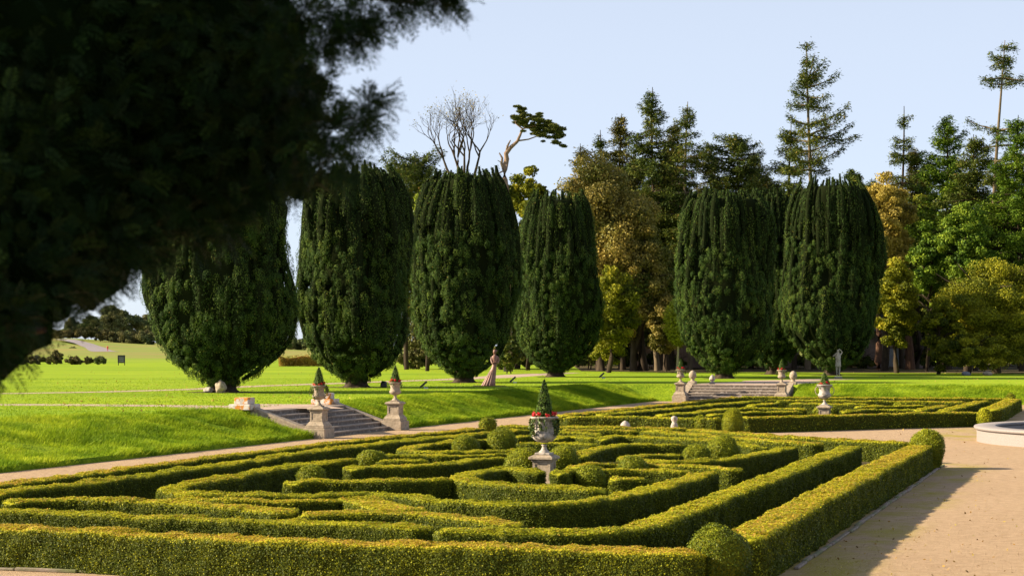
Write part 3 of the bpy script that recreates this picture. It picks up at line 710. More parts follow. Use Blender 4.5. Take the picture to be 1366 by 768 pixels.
def make_pedestal(loc, label, kind='stair', group='stone pedestals'):
    e = empty('stone_pedestal', loc, label, 'pedestal', group); ax = yaw_axes(0)
    def part(n, fn, m='stone'):
        bb = Buf(); fn(bb); return bb.build(n, [M[m], M['stone_dark']], e)
    L = np.array(loc, float); at = lambda z: L + np.array([0, 0, z])
    k = 1.0 if kind == 'stair' else .80
    if kind == 'stair':
        part('base', lambda b_: b_.box(at(.004), (.78, .78, .33), 0, .5, ax, bev=.015))
        part('plinth', lambda b_: (b_.box(at(.335), (.66, .66, .09), 0, .5, ax, bev=.01), b_.box(at(.426), (.66, .66, .13), 0, .5, ax, taper=.72)))
        zs, hs, ws = .557, .35, .44
    else:
        part('plinth', lambda b_: b_.box(at(.004), (.50, .50, .14), 0, .5, ax, bev=.01))
        zs, hs, ws = .145, .44, .40
    def shaft(b_):
        b_.box(at(zs), (ws - .03, ws - .03, hs), 0, .5, ax)
        t = .055                          # raised frame round a sunk panel on each face
        for q, (a, d) in enumerate(((ax[0], ax[1]), (ax[1], ax[0]))):
            for s_ in (-1, 1):
                f = L + d * s_ * (ws / 2 - .014)
                for c, sz in ((f + a * (ws / 2 - t / 2) * 1, (t, hs)), (f - a * (ws / 2 - t / 2), (t, hs))):
                    b_.box(c + np.array([0, 0, zs + .001]), (sz[0], .03 + .002 * q, sz[1] - .002), 0, .5, (a, d))
                for zz in (zs + .002, zs + hs - t - .002):
                    b_.box(f + np.array([0, 0, zz]), (ws - 2 * t - .002, .026, t), 0, .5, (a, d))
    part('shaft', shaft)
    part('cap', lambda b_: (b_.box(at(zs + hs + .001), (ws + .05, ws + .05, .04), 0, .5, ax), b_.box(at(zs + hs + .042), (ws + .15, ws + .15, .06), 0, .5, ax, bev=.012), b_.box(at(zs + hs + .103), (ws + .12, ws + .12, .035), 0, .5, ax, taper=.72)))
    return zs + hs + .139

def make_urn(loc, label, hgt=.66, handles=False, group='stone urns'):
    e = empty('garden_urn', loc, label, 'urn', group); k = hgt / .66
    bb = Buf(); bb.box(loc, (.26 * k, .26 * k, .045), 0, .5, (U3, -V3), bev=.008)
    bb.lathe([(.12, .045), (.115, .07), (.075, .10), (.05, .15), (.045, .19), (.07, .205), (.05, .22)], loc, 20)
    bb.build('foot', [M['stone_white'] if hgt > .78 else M['stone']], e)
    bb = Buf(); pr = [(.045, .215), (.12, .235), (.175, .28), (.195, .325), (.185, .36), (.165, .40), (.160, .47), (.170, .54), (.195, .60), (.235, .628), (.245, .645), (.235, .66), (.20, .655), (.185, .62)]
    bb.lathe([(r * k, .045 + (z - .045) * k if z > .2 else z) for r, z in pr[:5]], loc, 40, lobes=16, amp=.07)
    bb.lathe([(r * k, .045 + (z - .045) * k) for r, z in pr[4:]], loc, 32)
    bb.lathe([(.186 * k, .60 * k), (.001, .61 * k)], loc, 20, 1)
    bb.build('bowl', [M['stone_white'] if hgt > .78 else M['stone'], M['soil']], e)
    if handles:
        for s_ in (-1, 1):
            th = np.linspace(-.35 * np.pi, .62 * np.pi, 14); P = np.array([np.array(loc) + V3 * s_ * (.20 + .17 * np.cos(t)) + np.array([0, 0, .46 * k + .19 * np.sin(t)]) for t in th])
            bb = Buf(); bb.tube(P, .016, 6); bb.build('handle', [M['stone']], e)
    return .62 * k

def make_planting(loc, label, coneh=.55, cr=.14, trail=1.0, group='topiary plantings in the urns', seed=1, flowers=9, shape=1.0):
    r = np.random.default_rng(seed); L = np.array(loc, float)
    e = empty('urn_planting', loc, label, 'plant', group)
    bb = Buf(); hs = np.linspace(0, 1, 12)
    prof = [(cr * (1 - h) ** .75 * (1 if h > 0 else .8) + .012, coneh * h) for h in hs]; bb.lathe(prof, L, 16, 1, .3)
    n = 1500; h = 1 - np.sqrt(r.random(n)); th = r.uniform(0, 6.283, n); rr = cr * (1 - h) ** .75 + .02 + r.normal(0, .012, n)
    N = np.stack([np.cos(th), np.sin(th), np.full(n, .3)], -1); C = L + np.stack([rr * np.cos(th), rr * np.sin(th), h * coneh + .01 + r.random(n) * .03], -1)
    bb.leaves(C, N, .032, .5, 0, r.beta(2, 2, n), .6, D=np.tile([0, 0, 1.], (n, 1)), djit=.6, r=r)
    bb.build('topiary_cone', [M['conetop'], M['yew_core']], e)
    for i in range(flowers):
        bb = Buf(); t = i / flowers * 6.283 + r.uniform(-.25, .25); q_ = .23 if trail > 1.5 else .18; c = L + np.array([q_ * math.cos(t), q_ * math.sin(t), .06 + r.uniform(-.02, .08)])
        k = 40; P = c + np.clip(r.normal(size=(k, 3)), -1.6, 1.6) * (.028 if trail > 1.5 else .022); bb.leaves(P, unit(P - c), .036, .9, 0, r.random(k), .5, r=r)
        bb.build('flower', [M['geranium']], e)
    bb = Buf(); n = 420; t = r.uniform(0, 6.283, n); q = r.uniform(.10, .25, n)
    C = L + np.stack([q * np.cos(t), q * np.sin(t), .02 + .05 * r.random(n) - .25 * (q - .1)], -1); bb.leaves(C, C - L + [0, 0, .3], .045, .7, 0, r.beta(2, 2, n), .8, r=r)
    for i in range(int(13 * trail)):
        t = r.uniform(0, 6.283); ln = r.uniform(.15, .42) * min(trail, 1.15); k = int(ln * 130); s_ = np.sort(r.random(k))
        rad = .22 + .05 * np.sin(s_ * 3.1) + (.05 if trail > 1 else .02); C = L + np.stack([rad * np.cos(t + .2 * s_), rad * np.sin(t + .2 * s_), .02 - s_ * ln], -1) + r.normal(0, .017, (k, 3))
        bb.leaves(C, unit(C - L) + [0, 0, .2], .048 if trail > 1.5 else .038, .8, 0, r.beta(2, 2, k), .8, r=r)
    bb.build('trailing_ivy', [M['trail']], e)

def urn_set(p, kind, where, seed, urnh, coneh, trail=1., handles=False, cr=.14, peds='', urns='', pls=''):
    h = make_pedestal(p, peds, kind); p1 = p + np.array([0, 0, h])
    u = make_urn(p1, urns, urnh, handles); make_planting(p1 + np.array([0, 0, u]), pls, coneh, cr, trail, seed=seed)

pA = AC(0.0, STAIR1[1]); pB = AC(0.05, STAIR1[0]); pC = AC(STAIR2[0], 0.05); pD = AC(STAIR2[1], 0.05)
urn_set(pB, 'stair', '', 2, .70, .66, .7, cr=.16, peds='stone pedestal at the right foot of the left-hand garden steps', urns='mossy stone urn on the pedestal right of the left-hand steps', pls='slim green cone with a full row of red flowers, right of the left-hand steps')
urn_set(pA, 'stair', '', 3, .72, .64, 1.3, cr=.17, peds='stone pedestal at the left foot of the left-hand garden steps, nearest of the stair pedestals', urns='stone urn on the nearest stair pedestal, left of the steps', pls='green cone with two clumps of red flowers, left of the left-hand steps')
urn_set(pC, 'stair', '', 4, .72, .60, .8, cr=.15, peds='stone pedestal left of the far steps, against the bank end', urns='pale stone urn left of the far steps', pls='small green cone and red flowers left of the far steps')
urn_set(pD, 'stair', '', 5, .72, .60, .8, cr=.15, peds='stone pedestal right of the far steps, rising behind the far parterre hedge', urns='pale stone urn right of the far steps', pls='small green cone and red flowers right of the far steps')
pE = G(726, 650.5, 0); urn_set(pE, 'mid', '', 6, .84, .84, 2.6, cr=.17, peds='square stone pedestal in the middle of the near parterre', urns='large whitish stone urn in the middle of the near parterre, wrapped in ivy', pls='tall ragged green spire with red geraniums and long trailing ivy in the central urn')
pF = AT(1100, 74.5, 0); urn_set(pF, 'mid', '', 7, .84, .50, .5, True, cr=.18, peds='stone pedestal half hidden by hedges in the middle of the far parterre', urns='stone urn with looped handles in the middle of the far parterre', pls='smooth green cone in a ring of red flowers in the far parterre urn')

def end_block(p, label):
    e = empty('stone_block', p, label, 'stone block', 'lichened blocks at the top of the steps')
    b_ = Buf(); b_.box(p, (.80, .80, .20), 0, .5, (U3, -V3), bev=.02); b_.build('slab', [M['stone_lichen']], e)
    b_ = Buf(); b_.box(p + np.array([0, 0, .201]), (.52, .52, .22), 0, .5, (U3, -V3), bev=.02); b_.build('top_block', [M['stone_lichen']], e)
end_block(AC(-2.75, STAIR1[1], ZT + .01), 'lichened orange and white stone block at the top left of the left-hand steps')
end_block(AC(-2.75, STAIR1[0], ZT + .01), 'lichened orange and white stone block at the top right of the left-hand steps')

def finial(p, label, kind='egg', k=1.0, m='stone', group='stone finials by the far steps'):
    b_ = Buf(); b_.box(p, (.36 * k, .36 * k, .16 * k), 0, .5, (U3, -V3), bev=.015)
    pr = {'egg': [(.15, .16), (.10, .20), (.08, .25), (.14, .30), (.19, .38), (.20, .47), (.17, .58), (.10, .66), (.03, .70), (.001, .71)],
          'cone': [(.14, .16), (.08, .22), (.17, .27), (.21, .36), (.18, .50), (.11, .62), (.03, .72), (.001, .73)],
          'head': [(.17, .16), (.15, .30), (.13, .48), (.10, .56), (.07, .60), (.12, .66), (.13, .74), (.10, .80), (.001, .83)]}[kind]
    b_.lathe([(r * k, z * k) for r, z in pr], p, 18, lobes=(8 if kind == 'cone' else 0), amp=.10)
    return tag(b_.build('stone_finial', [M[m]], loc=p), label, 'finial', group)
finial(AC(STAIR2[0], -2.75, ZT), 'tan egg-shaped stone finial just right of the urn at the left of the far steps', 'egg', 1.1)
finial(AC(STAIR2[0] + 1.0, -3.3, ZT), 'white pine-cone finial at the top of the far steps, next to the tan one', 'cone', .75, 'stone_white')
finial(AC(STAIR2[1] + .1, -2.75, ZT), 'tan egg-shaped stone finial right of the far steps', 'egg', 1.1)
finial(AT(899.5, 63.5, 0), 'small figure-like stone finial behind the back hedge of the near parterre', 'head', .88, 'stone_white', 'stone finials between the parterres')
finial(AT(834, 62.6, 0), 'top of a low pale stone finial showing over the back hedge of the near parterre', 'egg', .86, 'stone_white', 'stone finials between the parterres')

# ------------------------------------------------------------------ round stone basin
bc = np.array([20.7, 60.1, 0]); R = 5.85
e = empty('stone_basin', bc, 'low round stone fountain basin at the right edge, standing on the gravel', 'fountain')
b_ = Buf(); b_.lathe([(R - .06, .004), (R - .06, .40)], bc, 120); b_.lathe([(R - .62, .40), (R - .62, .06)], bc, 120); b_.build('basin_wall', [M['granite']], e)
b_ = Buf(); b_.lathe([(R - .06, .401), (R + .02, .405), (R + .03, .47), (R + .01, .50), (R - .64, .505), (R - .66, .50), (R - .66, .42), (R - .62, .41)], bc, 120); b_.build('coping', [M['granite']], e)
b_ = Buf(); b_.lathe([(R - .62, .22), (.01, .22)], bc, 60); b_.build('water', [M['water']], e)

# ------------------------------------------------------------------ figures
def loft(b_, cs, rs, n=14, m=0, tint=.5, rot=0):
    th = np.linspace(0, 2 * np.pi, n, endpoint=False); rows = []
    for c, (rx, ry) in zip(cs, rs):
        x = rx * np.cos(th); y = ry * np.sin(th); rows.append(np.stack([c[0] + x * math.cos(rot) - y * math.sin(rot), c[1] + x * math.sin(rot) + y * math.cos(rot), np.full(n, c[2])], -1))
    b_.grid(np.array(rows), m, tint, closev=True)

def skin_figure(name, joints, edges, radii, m, loc, parent=None, root=0):
    me = bpy.data.meshes.new(name); me.from_pydata([tuple(j) for j in joints], edges, []); me.materials.append(m)
    o = bpy.data.objects.new(name, me); COL.objects.link(o)
    md = o.modifiers.new('skin', 'SKIN'); md.use_smooth_shade = True
    for i, r in enumerate(radii):
        v = me.skin_vertices[0].data[i]; v.radius = r if isinstance(r, tuple) else (r, r); v.use_root = (i == root)
    s = o.modifiers.new('sub', 'SUBSURF'); s.levels = s.render_levels = 2
    o.location = loc
    if parent is not None: o.parent = parent; o.location = np.array(loc) - np.array(parent.location)
    return o

# slender woman sculpture with a sweeping skirt, on the lawn
sp = G(653, 514.5, ZT); sp[2] = ZT
b_ = Buf()
cs, rs = [], []
for z, x, rx, ry in ((.0, -.05, .36, .28), (.03, -.05, .37, .29), (.25, .01, .31, .25), (.5, .09, .25, .21), (.75, .17, .19, .17), (.95, .23, .145, .14), (1.1, .26, .12, .12), (1.2, .28, .125, .12), (1.32, .29, .145, .12), (1.45, .295, .17, .12), (1.55, .295, .175, .115), (1.61, .29, .15, .10), (1.65, .285, .06, .06), (1.71, .28, .052, .055), (1.75, .28, .075, .085), (1.82, .28, .092, .105), (1.90, .28, .085, .10), (1.955, .28, .05, .06), (1.975, .28, .005, .005)):
    cs.append(sp + [x, 0, z]); rs.append((rx, ry))
loft(b_, cs, rs, 18)
for s_ in (-1, 1):                    # arms folded in front
    b_.tube([sp + [.295 + s_ * .165, 0, 1.56], sp + [.295 + s_ * .20, -.04, 1.40], sp + [.295 + s_ * .17, -.10, 1.22], sp + [.29 + s_ * .05, -.17, 1.27], sp + [.29 - s_ * .06, -.16, 1.30]], [.05, .048, .042, .035, .03], 8)
b_.blob(sp + [.36, .03, 1.87], (.07, .08, .07), 0)
# folds of the train
for k in range(7):
    a = 2.2 + k * .45; b_.tube([sp + [.235 + .10 * math.cos(a), .11 * math.sin(a), 1.0], sp + [.08 + .23 * math.cos(a), .20 * math.sin(a), .5], sp + [-.05 + .36 * math.cos(a), .28 * math.sin(a), .02]], [.012, .03, .045], 6)
tag(b_.build('figure_sculpture', [M['bronze']], loc=sp), 'reddish sculpture of a slender woman in a sweeping skirt, alone on the lawn', 'sculpture')
poly_sheet('sculpture_bed', [sp[:2] + np.array([.95 * math.cos(t), 1.3 * math.sin(t)]) for t in np.linspace(0, 6.283, 20, endpoint=False)], ZT + .009, M['soil'])

# white classical figure raising an arm to its head
st = G(1118, 504.5, ZT)
J = [(0, 0, .98), (0, 0, 1.15), (0, 0, 1.33), (0, 0, 1.46), (.01, -.01, 1.56), (.0, -.02, 1.66), (.0, -.01, 1.77),
     (-.09, 0, .92), (-.10, -.05, .50), (-.08, 0, .12), (-.08, -.12, .06), (.09, 0, .92), (.10, .02, .50), (.08, .06, .12), (.10, -.06, .06),
     (-.19, 0, 1.42), (-.36, -.10, 1.30), (-.14, -.12, 1.52), (-.04, -.13, 1.60), (.19, 0, 1.42), (.27, .02, 1.60), (.12, -.02, 1.76), (.03, -.05, 1.80)]
E = [(0, 1), (1, 2), (2, 3), (3, 4), (4, 5), (5, 6), (0, 7), (7, 8), (8, 9), (9, 10), (0, 11), (11, 12), (12, 13), (13, 14), (3, 15), (15, 16), (16, 17), (17, 18), (3, 19), (19, 20), (20, 21), (21, 22)]
Rr = [(.16, .12), (.13, .10), (.17, .11), (.12, .09), (.05, .05), (.09, .10), (.07, .08), .095, .065, .04, .03, .095, .065, .04, .03, .055, .045, .035, .025, .055, .045, .035, .025]
se = empty('garden_statue', st, 'white stone statue of a standing figure, arm raised to its head, before the yews', 'statue')
zoff = np.array([0, 0, .14])
skin_figure('body', J, E, Rr, M['stone_white'], st + zoff, se)
b_ = Buf(); cs = [st + zoff + [0, 0, z] for z in (.62, .64, .8, .95, 1.12, 1.25, 1.40, 1.44)]; loft(b_, cs, [(.17, .13), (.20, .16), (.19, .15), (.18, .145), (.155, .125), (.19, .14), (.17, .12), (.10, .08)], 20)
b_.build('draped_tunic', [M['stone_white']], se)
b_ = Buf(); b_.box(st, (.46, .46, .15), 0, .5, bev=.02); b_.build('statue_base', [M['stone_white']], se)

# small things on the lawn
def floodlight(px, py, label, flip=1):
    p = G(px, py, ZT); e = empty('floodlight', p, label, 'floodlight', 'garden floodlights on the lawn')
    b_ = Buf(); b_.box(p + [.10 * flip, 0, 0], (.22, .2, .07), 0, .5, bev=.02); b_.tube([p + [.06 * flip, 0, .05], p + [.0, 0, .16]], .015, 6, 0); b_.build('base', [M['pale']], e)
    b_ = Buf(); ax = unit(np.array([.75 * flip, 0, .66])); ay = np.array([0, 1., 0]); nz = np.cross(ax, ay); c = p + [-.02 * flip, 0, .22]
    V = np.array([c + ax * a * .22 + ay * q * .16 + nz * t * .05 for t in (-1, 1) for a, q in ((-1, -1), (1, -1), (1, 1), (-1, 1))])
    b_.add(V, [[0, 1, 2, 3], [4, 7, 6, 5], [0, 4, 5, 1], [1, 5, 6, 2], [2, 6, 7, 3], [3, 7, 4, 0]], 0, .5, False); b_.build('lamp_head', [M['black']], e)
floodlight(565.5, 518.3, 'tilted black floodlight on a pale base, left of the woman sculpture')
floodlight(684.5, 510.8, 'tilted black floodlight on a pale base, just right of the woman sculpture')
floodlight(803, 504.5, 'tilted black floodlight to the right of the fourth yew, furthest of its kind')
# black rounded box by the second yew, seen behind an urn
p = G(512, 516.5, ZT); b_ = Buf(); b_.box(p, (.34, .3, .20), 0, .5, bev=.03); b_.blob(p + [0, 0, .2], (.17, .15, .14), 0); tag(b_.build('ground_lamp', [M['black']], loc=p), 'low black rounded lamp on the lawn behind the right-hand stair urn', 'lamp')
def rock(px, py, s, label, m='stone', seed=1):
    p = G(px, py, ZT); b_ = Buf(); b_.blob(p + [0, 0, s[2] * .8], s, 0, .5, 14, 18, .35, 1.7, seed); return tag(b_.build('rough_stone', [M[m]], loc=p), label, 'rock', 'rough stones under the first yew')
rock(294, 524, (.24, .2, .30), 'upright rough stone at the foot of the nearest yew', 'stone', 3)
rock(278, 523.5, (.20, .18, .14), 'small low white stone beside the upright rough stone', 'stone_white', 5)
for px, lab in ((1289, 'small dark lump of stone on the far right lawn'), (1317, 'small brownish lump on the far right lawn, nearer the frame edge')):
    p = G(px, 500.5, ZT); b_ = Buf(); b_.blob(p + [0, 0, .12], (.33, .2, .18), 0, .5, 10, 12, .3, 2, px); tag(b_.build('rough_stone', [M['slate'] if px < 1300 else M['stone']], loc=p), lab, 'rock', 'lumps on the right lawn')

# far notice board and a walker in red
p = on_ground(162, 487); e = empty('notice_board', p, 'dark notice board standing in the far field', 'board')
b_ = Buf(); b_.box(p + [0, 0, .25], (.80, .06, .85), 0); b_.build('panel', [M['board']], e)
for s_ in (-1, 1):
    b_ = Buf(); b_.box(p + [s_ * .34, .06, -.1], (.07, .05, 1.15), 0); b_.build('post', [M['bark']], e)
b_ = Buf()
for k in range(3): b_.box(p + [0, -.035, .42 + k * .2], (.5, .008, .035), 0)
b_.build('lettering', [M['pale']], e)
p = on_ground(143.5, 468.5)
Jp = [(0, 0, .9), (0, 0, 1.15), (0, 0, 1.38), (0, 0, 1.5), (0, 0, 1.66), (-.09, 0, .85), (-.1, -.1, .45), (-.1, .02, .05), (.09, 0, .85), (.1, .08, .45), (.1, .15, .05), (-.2, 0, 1.36), (-.25, 0, 1.1), (-.24, -.1, .88), (.2, 0, 1.36), (.25, 0, 1.1), (.24, -.1, .88)]
Ep = [(0, 1), (1, 2), (2, 3), (3, 4), (0, 5), (5, 6), (6, 7), (0, 8), (8, 9), (9, 10), (2, 11), (11, 12), (12, 13), (2, 14), (14, 15), (15, 16)]
o = skin_figure('person', Jp, Ep, [.15, .15, .16, .06, .1, .09, .07, .05, .09, .07, .05, .06, .05, .04, .06, .05, .04], M['red'], p)
tag(o, 'tiny distant person in red beside the grey track', 'person')

# ------------------------------------------------------------------ Irish yews
PROF = np.array([(0, .14), (.02, .26), (.06, .50), (.12, .73), (.20, .89), (.32, .97), (.45, 1.0), (.62, .985), (.76, .945), (.86, .88), (.94, .79), (1, .66)])
def yew(label, px, py, H, R, seed, nleaf=170000, lsize=.08, flat=1.0, tops=1.0):
    r = np.random.default_rng(seed); p = G(px, py, ZT); L = p.copy()
    e = empty('irish_yew', p, label, 'tree', 'columnar Irish yews on the terrace')
    b_ = Buf(); n = 20; th = np.linspace(0, 6.283, n, endpoint=False)
    prof = [(.75, -.05), (.55, .12), (.48, .35), (.55, .7), (.8, 1.2)]; P = np.array([[L + [q * (1 + .18 * math.sin(5 * t + z)) * math.cos(t), q * (1 + .18 * math.sin(5 * t + z)) * math.sin(t), z] for t in th] for q, z in prof]); b_.grid(P, 0, closev=True)
    b_.build('trunk', [M['bark']], e)
    b_ = Buf(); hs = np.linspace(0, .96, 40); tw = np.linspace(0, 6.283, 48, endpoint=False)
    asym = lambda t, h: 1 + .04 * np.sin(t + seed) + .06 * np.sin(2 * t + seed * 2.3 + 5 * h) + .04 * np.sin(5 * t + 9 * h + seed) + .05 * np.sin(9 * h + seed * 1.7 + t)
    def rad(h, t): return R * np.interp(h, PROF[:, 0], PROF[:, 1]) * asym(t, h)
    z0 = .25
    Hh, T = np.meshgrid(hs, tw, indexing='ij'); rr = rad(Hh, T) - .62
    rr = np.maximum(rr, .1) + .16 * vnoise(np.stack([np.cos(T) * 3, np.sin(T) * 3, Hh * H * .5], -1).reshape(-1, 3), 1.3, seed).reshape(Hh.shape)
    P = np.stack([L[0] + rr * np.cos(T), L[1] + rr * np.sin(T), L[2] + z0 + Hh * (H - z0)], -1)
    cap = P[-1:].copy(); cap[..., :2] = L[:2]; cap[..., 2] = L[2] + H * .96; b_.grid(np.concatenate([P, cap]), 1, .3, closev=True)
    # plumes: upright spires of foliage
    C, N, D, T_ = [], [], [], []
    npl = 330
    for i in range(npl):
        t = r.uniform(0, 6.283); u = r.random(); h0 = (r.uniform(.02, .82)); 
        ln = r.uniform(.16, .36) * (1.25 if h0 > .4 else .75); h1 = min(h0 + ln, r.uniform(.93, 1.0 + .035 * tops)); 
        if i < 140:     # crown-top spires
            t = r.uniform(0, 6.283); k = math.sqrt(r.random()); h0 = r.uniform(.55, .75); h1 = r.uniform(.88, 1.03) * (1 - .05 * (k > .8)); 
        else: k = 1.0
        hs_ = np.linspace(h0, h1, 9); q = rad(np.minimum(hs_, 1), np.full(9, t)) * (k if k < 1 else 1) - r.uniform(.08, .50)
        if k == 1.0: q = np.maximum(q, rad(h0, t) * .55 if h0 > .3 else 0)
        ax = np.stack([L[0] + q * math.cos(t), L[1] + q * math.sin(t), L[2] + z0 + hs_ * (H - z0)], -1)
        w = (r.uniform(.12, .24) if i < 140 else r.uniform(.16, .36)) * np.sin(np.clip(np.linspace(.16, 1, 9), 0, 1) * np.pi * .96) ** .6 + .03
        b_.tube(ax, w * .62, 7, 1, .2)
        m_ = int(nleaf * .62 / npl); s_ = r.random(m_) * 8; i0 = np.minimum(s_.astype(int), 7); f = (s_ - i0)[:, None]
        c = ax[i0] * (1 - f) + ax[i0 + 1] * f; ww = w[i0] * (1 - f[:, 0]) + w[i0 + 1] * f[:, 0]
        ph = r.uniform(0, 6.283, m_); nn = np.stack([np.cos(ph), np.sin(ph), np.full(m_, .25)], -1)
        out = nn[:, 0] * math.cos(t) + nn[:, 1] * math.sin(t); keep = (out > -.55) | (h1 > .9)
        lump = 1 + .42 * vnoise(c * [1, 1, 1] + nn * w.mean(), 2.3, seed + i)
        c = c + nn * (ww * lump)[:, None]
        C.append(c[keep]); N.append(nn[keep]); k2 = keep.sum(); D.append(np.tile([math.cos(t) * .2, math.sin(t) * .2, 1.], (k2, 1)))
        T_.append(np.full(k2, r.normal(0, .14)))
    # rounded clumps low down
    ncl = 900
    for i in range(ncl):
        t = r.uniform(0, 6.283); h = r.uniform(.015, .72) ** 1.15; q = rad(h, t) - r.uniform(.05, .35); s_ = r.uniform(.14, .27)
        c0 = np.array([L[0] + q * math.cos(t), L[1] + q * math.sin(t), L[2] + z0 + h * (H - z0)])
        m_ = int(nleaf * .38 / ncl); nn = unit(r.normal(size=(m_, 3)) + [1.1 * math.cos(t), 1.1 * math.sin(t), .35])
        C.append(c0 + nn * s_ * [1, 1, 1.6 if h > .18 else .9] * (1 + .06 * r.normal(size=(m_, 1)))); N.append(nn); D.append(np.tile([0, 0, 1.], (m_, 1))); T_.append(np.full(m_, r.normal(0, .10)))
    C = np.concatenate(C); N = np.concatenate(N); D = np.concatenate(D); T_ = np.concatenate(T_)
    tt = np.clip(.42 + T_ + r.normal(0, .09, len(C)) + .10 * vnoise(C, .9, seed + 5), 0, .86)
    rare = r.random(len(C)) < .015; tt[rare] = r.uniform(.88, 1, rare.sum())
    k = C[:, 2] > L[2] + .10
    b_.leaves(C[k], N[k], lsize, .5, 0, tt[k], .42, D=D[k], djit=.45, r=r)
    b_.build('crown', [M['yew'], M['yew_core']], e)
    poly_sheet('bare_earth', [L[:2] + np.array([(1.5 + .25 * math.sin(3 * t + seed)) * math.cos(t), (1.5 + .25 * math.sin(3 * t + seed)) * math.sin(t)]) for t in np.linspace(0, 6.283, 24, endpoint=False)], ZT + .011, M['soil'])
    return e
yew('nearest Irish yew, broadest and darkest, with rough stones at its foot', 298, 523, 11.4, 3.35, 11, 300000, .058)
yew('second Irish yew from the left, its round base lifted clear of the lawn', 475, 516.5, 11.4, 3.02, 12, 270000, .062)
yew('third Irish yew from the left, behind the woman sculpture', 619, 510, 12.3, 3.10, 13, 260000, .066)
yew('fourth Irish yew from the left, slimmest, standing before the autumn beech', 741, 502.5, 12.6, 3.0, 14, 230000, .07)
yew('fifth Irish yew, on the left of the pair behind the far steps', 966, 504.5, 12.2, 3.35, 15, 250000, .07)
yew('right-hand Irish yew of the pair beyond the far steps, behind the white statue', 1110, 500.5, 14.1, 3.48, 16, 250000, .07)
yew('dark shaded Irish yew partly hidden behind the fifth yew', 1033, 499, 13.6, 2.55, 17, 130000, .08)

# ------------------------------------------------------------------ woodland trees
def P3(*a): return np.array(a, float)

def conifer(label, px, top, Y, spread=4.0, low=.15, mat_='con', seed=1, dens=1.0, droop=.25, bark_='bark', one=0, group='tall conifers of the wood', name='conifer', leafs=.28, shape=.85, gap=0, lean=0):
    """px, top: trunk column and tip in photo pixels; Y distance"""
    r = np.random.default_rng(seed); L = AT(px, Y, ZT); Hh = H0 + (HY - top) * Y / F - ZT
    e = empty(name, L, label, 'tree', group)
    zs = np.linspace(0, 1, 14); tr = np.stack([L[0] + lean * zs ** 2 + .25 * np.sin(zs * 5 + seed), L[1] + .2 * np.cos(zs * 4 + seed), L[2] - .1 + zs * Hh], -1)
    R0 = .006 * Hh + .09; b_ = Buf(); b_.tube(tr, R0 * (1 - zs) ** .8 + .03, 9)
    def trunk(h): return np.array([np.interp(h, zs, tr[:, k]) for k in range(3)])
    C, N, D = [], [], []; lb = Buf()
    h = low
    while h < .985:
        step = (.020 if h > .5 else .026) * r.uniform(.4, 1.6) / max(dens, .6); nb = r.integers(3, 6)
        if gap and r.random() < gap: h += step; continue
        th0 = r.uniform(0, 6.28)
        for k in range(nb):
            th = th0 + k * 6.28 / nb + r.uniform(-.5, .5)
            prof = min(1, (1 - h) ** shape * 1.35 + .04) * (1 - .35 * max(0, (low + .15 - h) / .15))
            ln = spread * prof * r.uniform(.35, 1.2) * (1 + one * math.cos(th))
            ln = min(ln, spread * .95)
            if ln < .25: continue
            base = trunk(h); k_ = 7; t = np.linspace(0, 1, k_); up = r.uniform(-.15, .40) + .35 * (h > .85) * (shape > .55)
            pz = ln * (up * t - droop * t ** 2 + .12 * t ** 4 * 2)
            br = np.stack([base[0] + ln * t * math.cos(th), base[1] + ln * t * math.sin(th), base[2] + pz], -1)
            lb.tube(br, (.05 + .012 * ln) * (1 - t) + .012, 4)
            m_ = int(ln * 36 * dens); 
            if m_ < 4: m_ = 4
            s_ = r.random(m_) ** .75 * .86 + .14; q = np.stack([np.interp(s_, t, br[:, j]) for j in range(3)], -1)
            side = r.choice([-1, 1], m_); wd = ln * .20 * (1.15 - s_) + .22
            off = side * r.random(m_) * wd
            q = q + np.stack([-math.sin(th) * off, math.cos(th) * off, -np.abs(off) * .35 - r.random(m_) * .22], -1)
            C.append(q); N.append(np.tile([0, 0, 1.], (m_, 1))); D.append(np.stack([math.cos(th) - math.sin(th) * side * 1.1, math.sin(th) + math.cos(th) * side * 1.1, np.full(m_, -.35)], -1))
        h += step
    b_.build('trunk', [M[bark_]], e); lb.build('branches', [M[bark_]], e)
    C = np.concatenate(C); N = np.concatenate(N); D = np.concatenate(D)
    C2 = np.repeat(C, 4, 0) + r.normal(0, .16, (len(C) * 4, 3)); N2 = np.repeat(N, 4, 0); D2 = np.repeat(D, 4, 0)
    tt = np.clip(.45 + r.normal(0, .17, len(C2)) + .22 * vnoise(C2, .55, seed), 0, 1)
    b_ = Buf(); b_.leaves(C2, N2, leafs, .30, 0, tt, .55, D=D2, djit=.5, r=r); b_.build('foliage', [M[mat_]], e)
    return e

def limbs(b_, base, tip, r0, n, r, spread):
    out = []
    for i in range(n):
        t0 = r.uniform(.25, .9); s = base + (tip - base) * t0; th = r.uniform(0, 6.283)
        ln = spread * r.uniform(.5, 1.0); k = np.linspace(0, 1, 6)
        end = s + np.array([math.cos(th) * ln, math.sin(th) * ln, r.uniform(.2, .9) * ln]); P = s + (end - s) * k[:, None]; P[:, 2] += .15 * ln * np.sin(k * 3.1)
        P[1:-1] += r.normal(0, .05 * ln, (4, 3)); b_.tube(P, r0 * (1 - t0 * .6) * .5 * (1 - k * .85) + .015, 5); out.append(end)
    return out

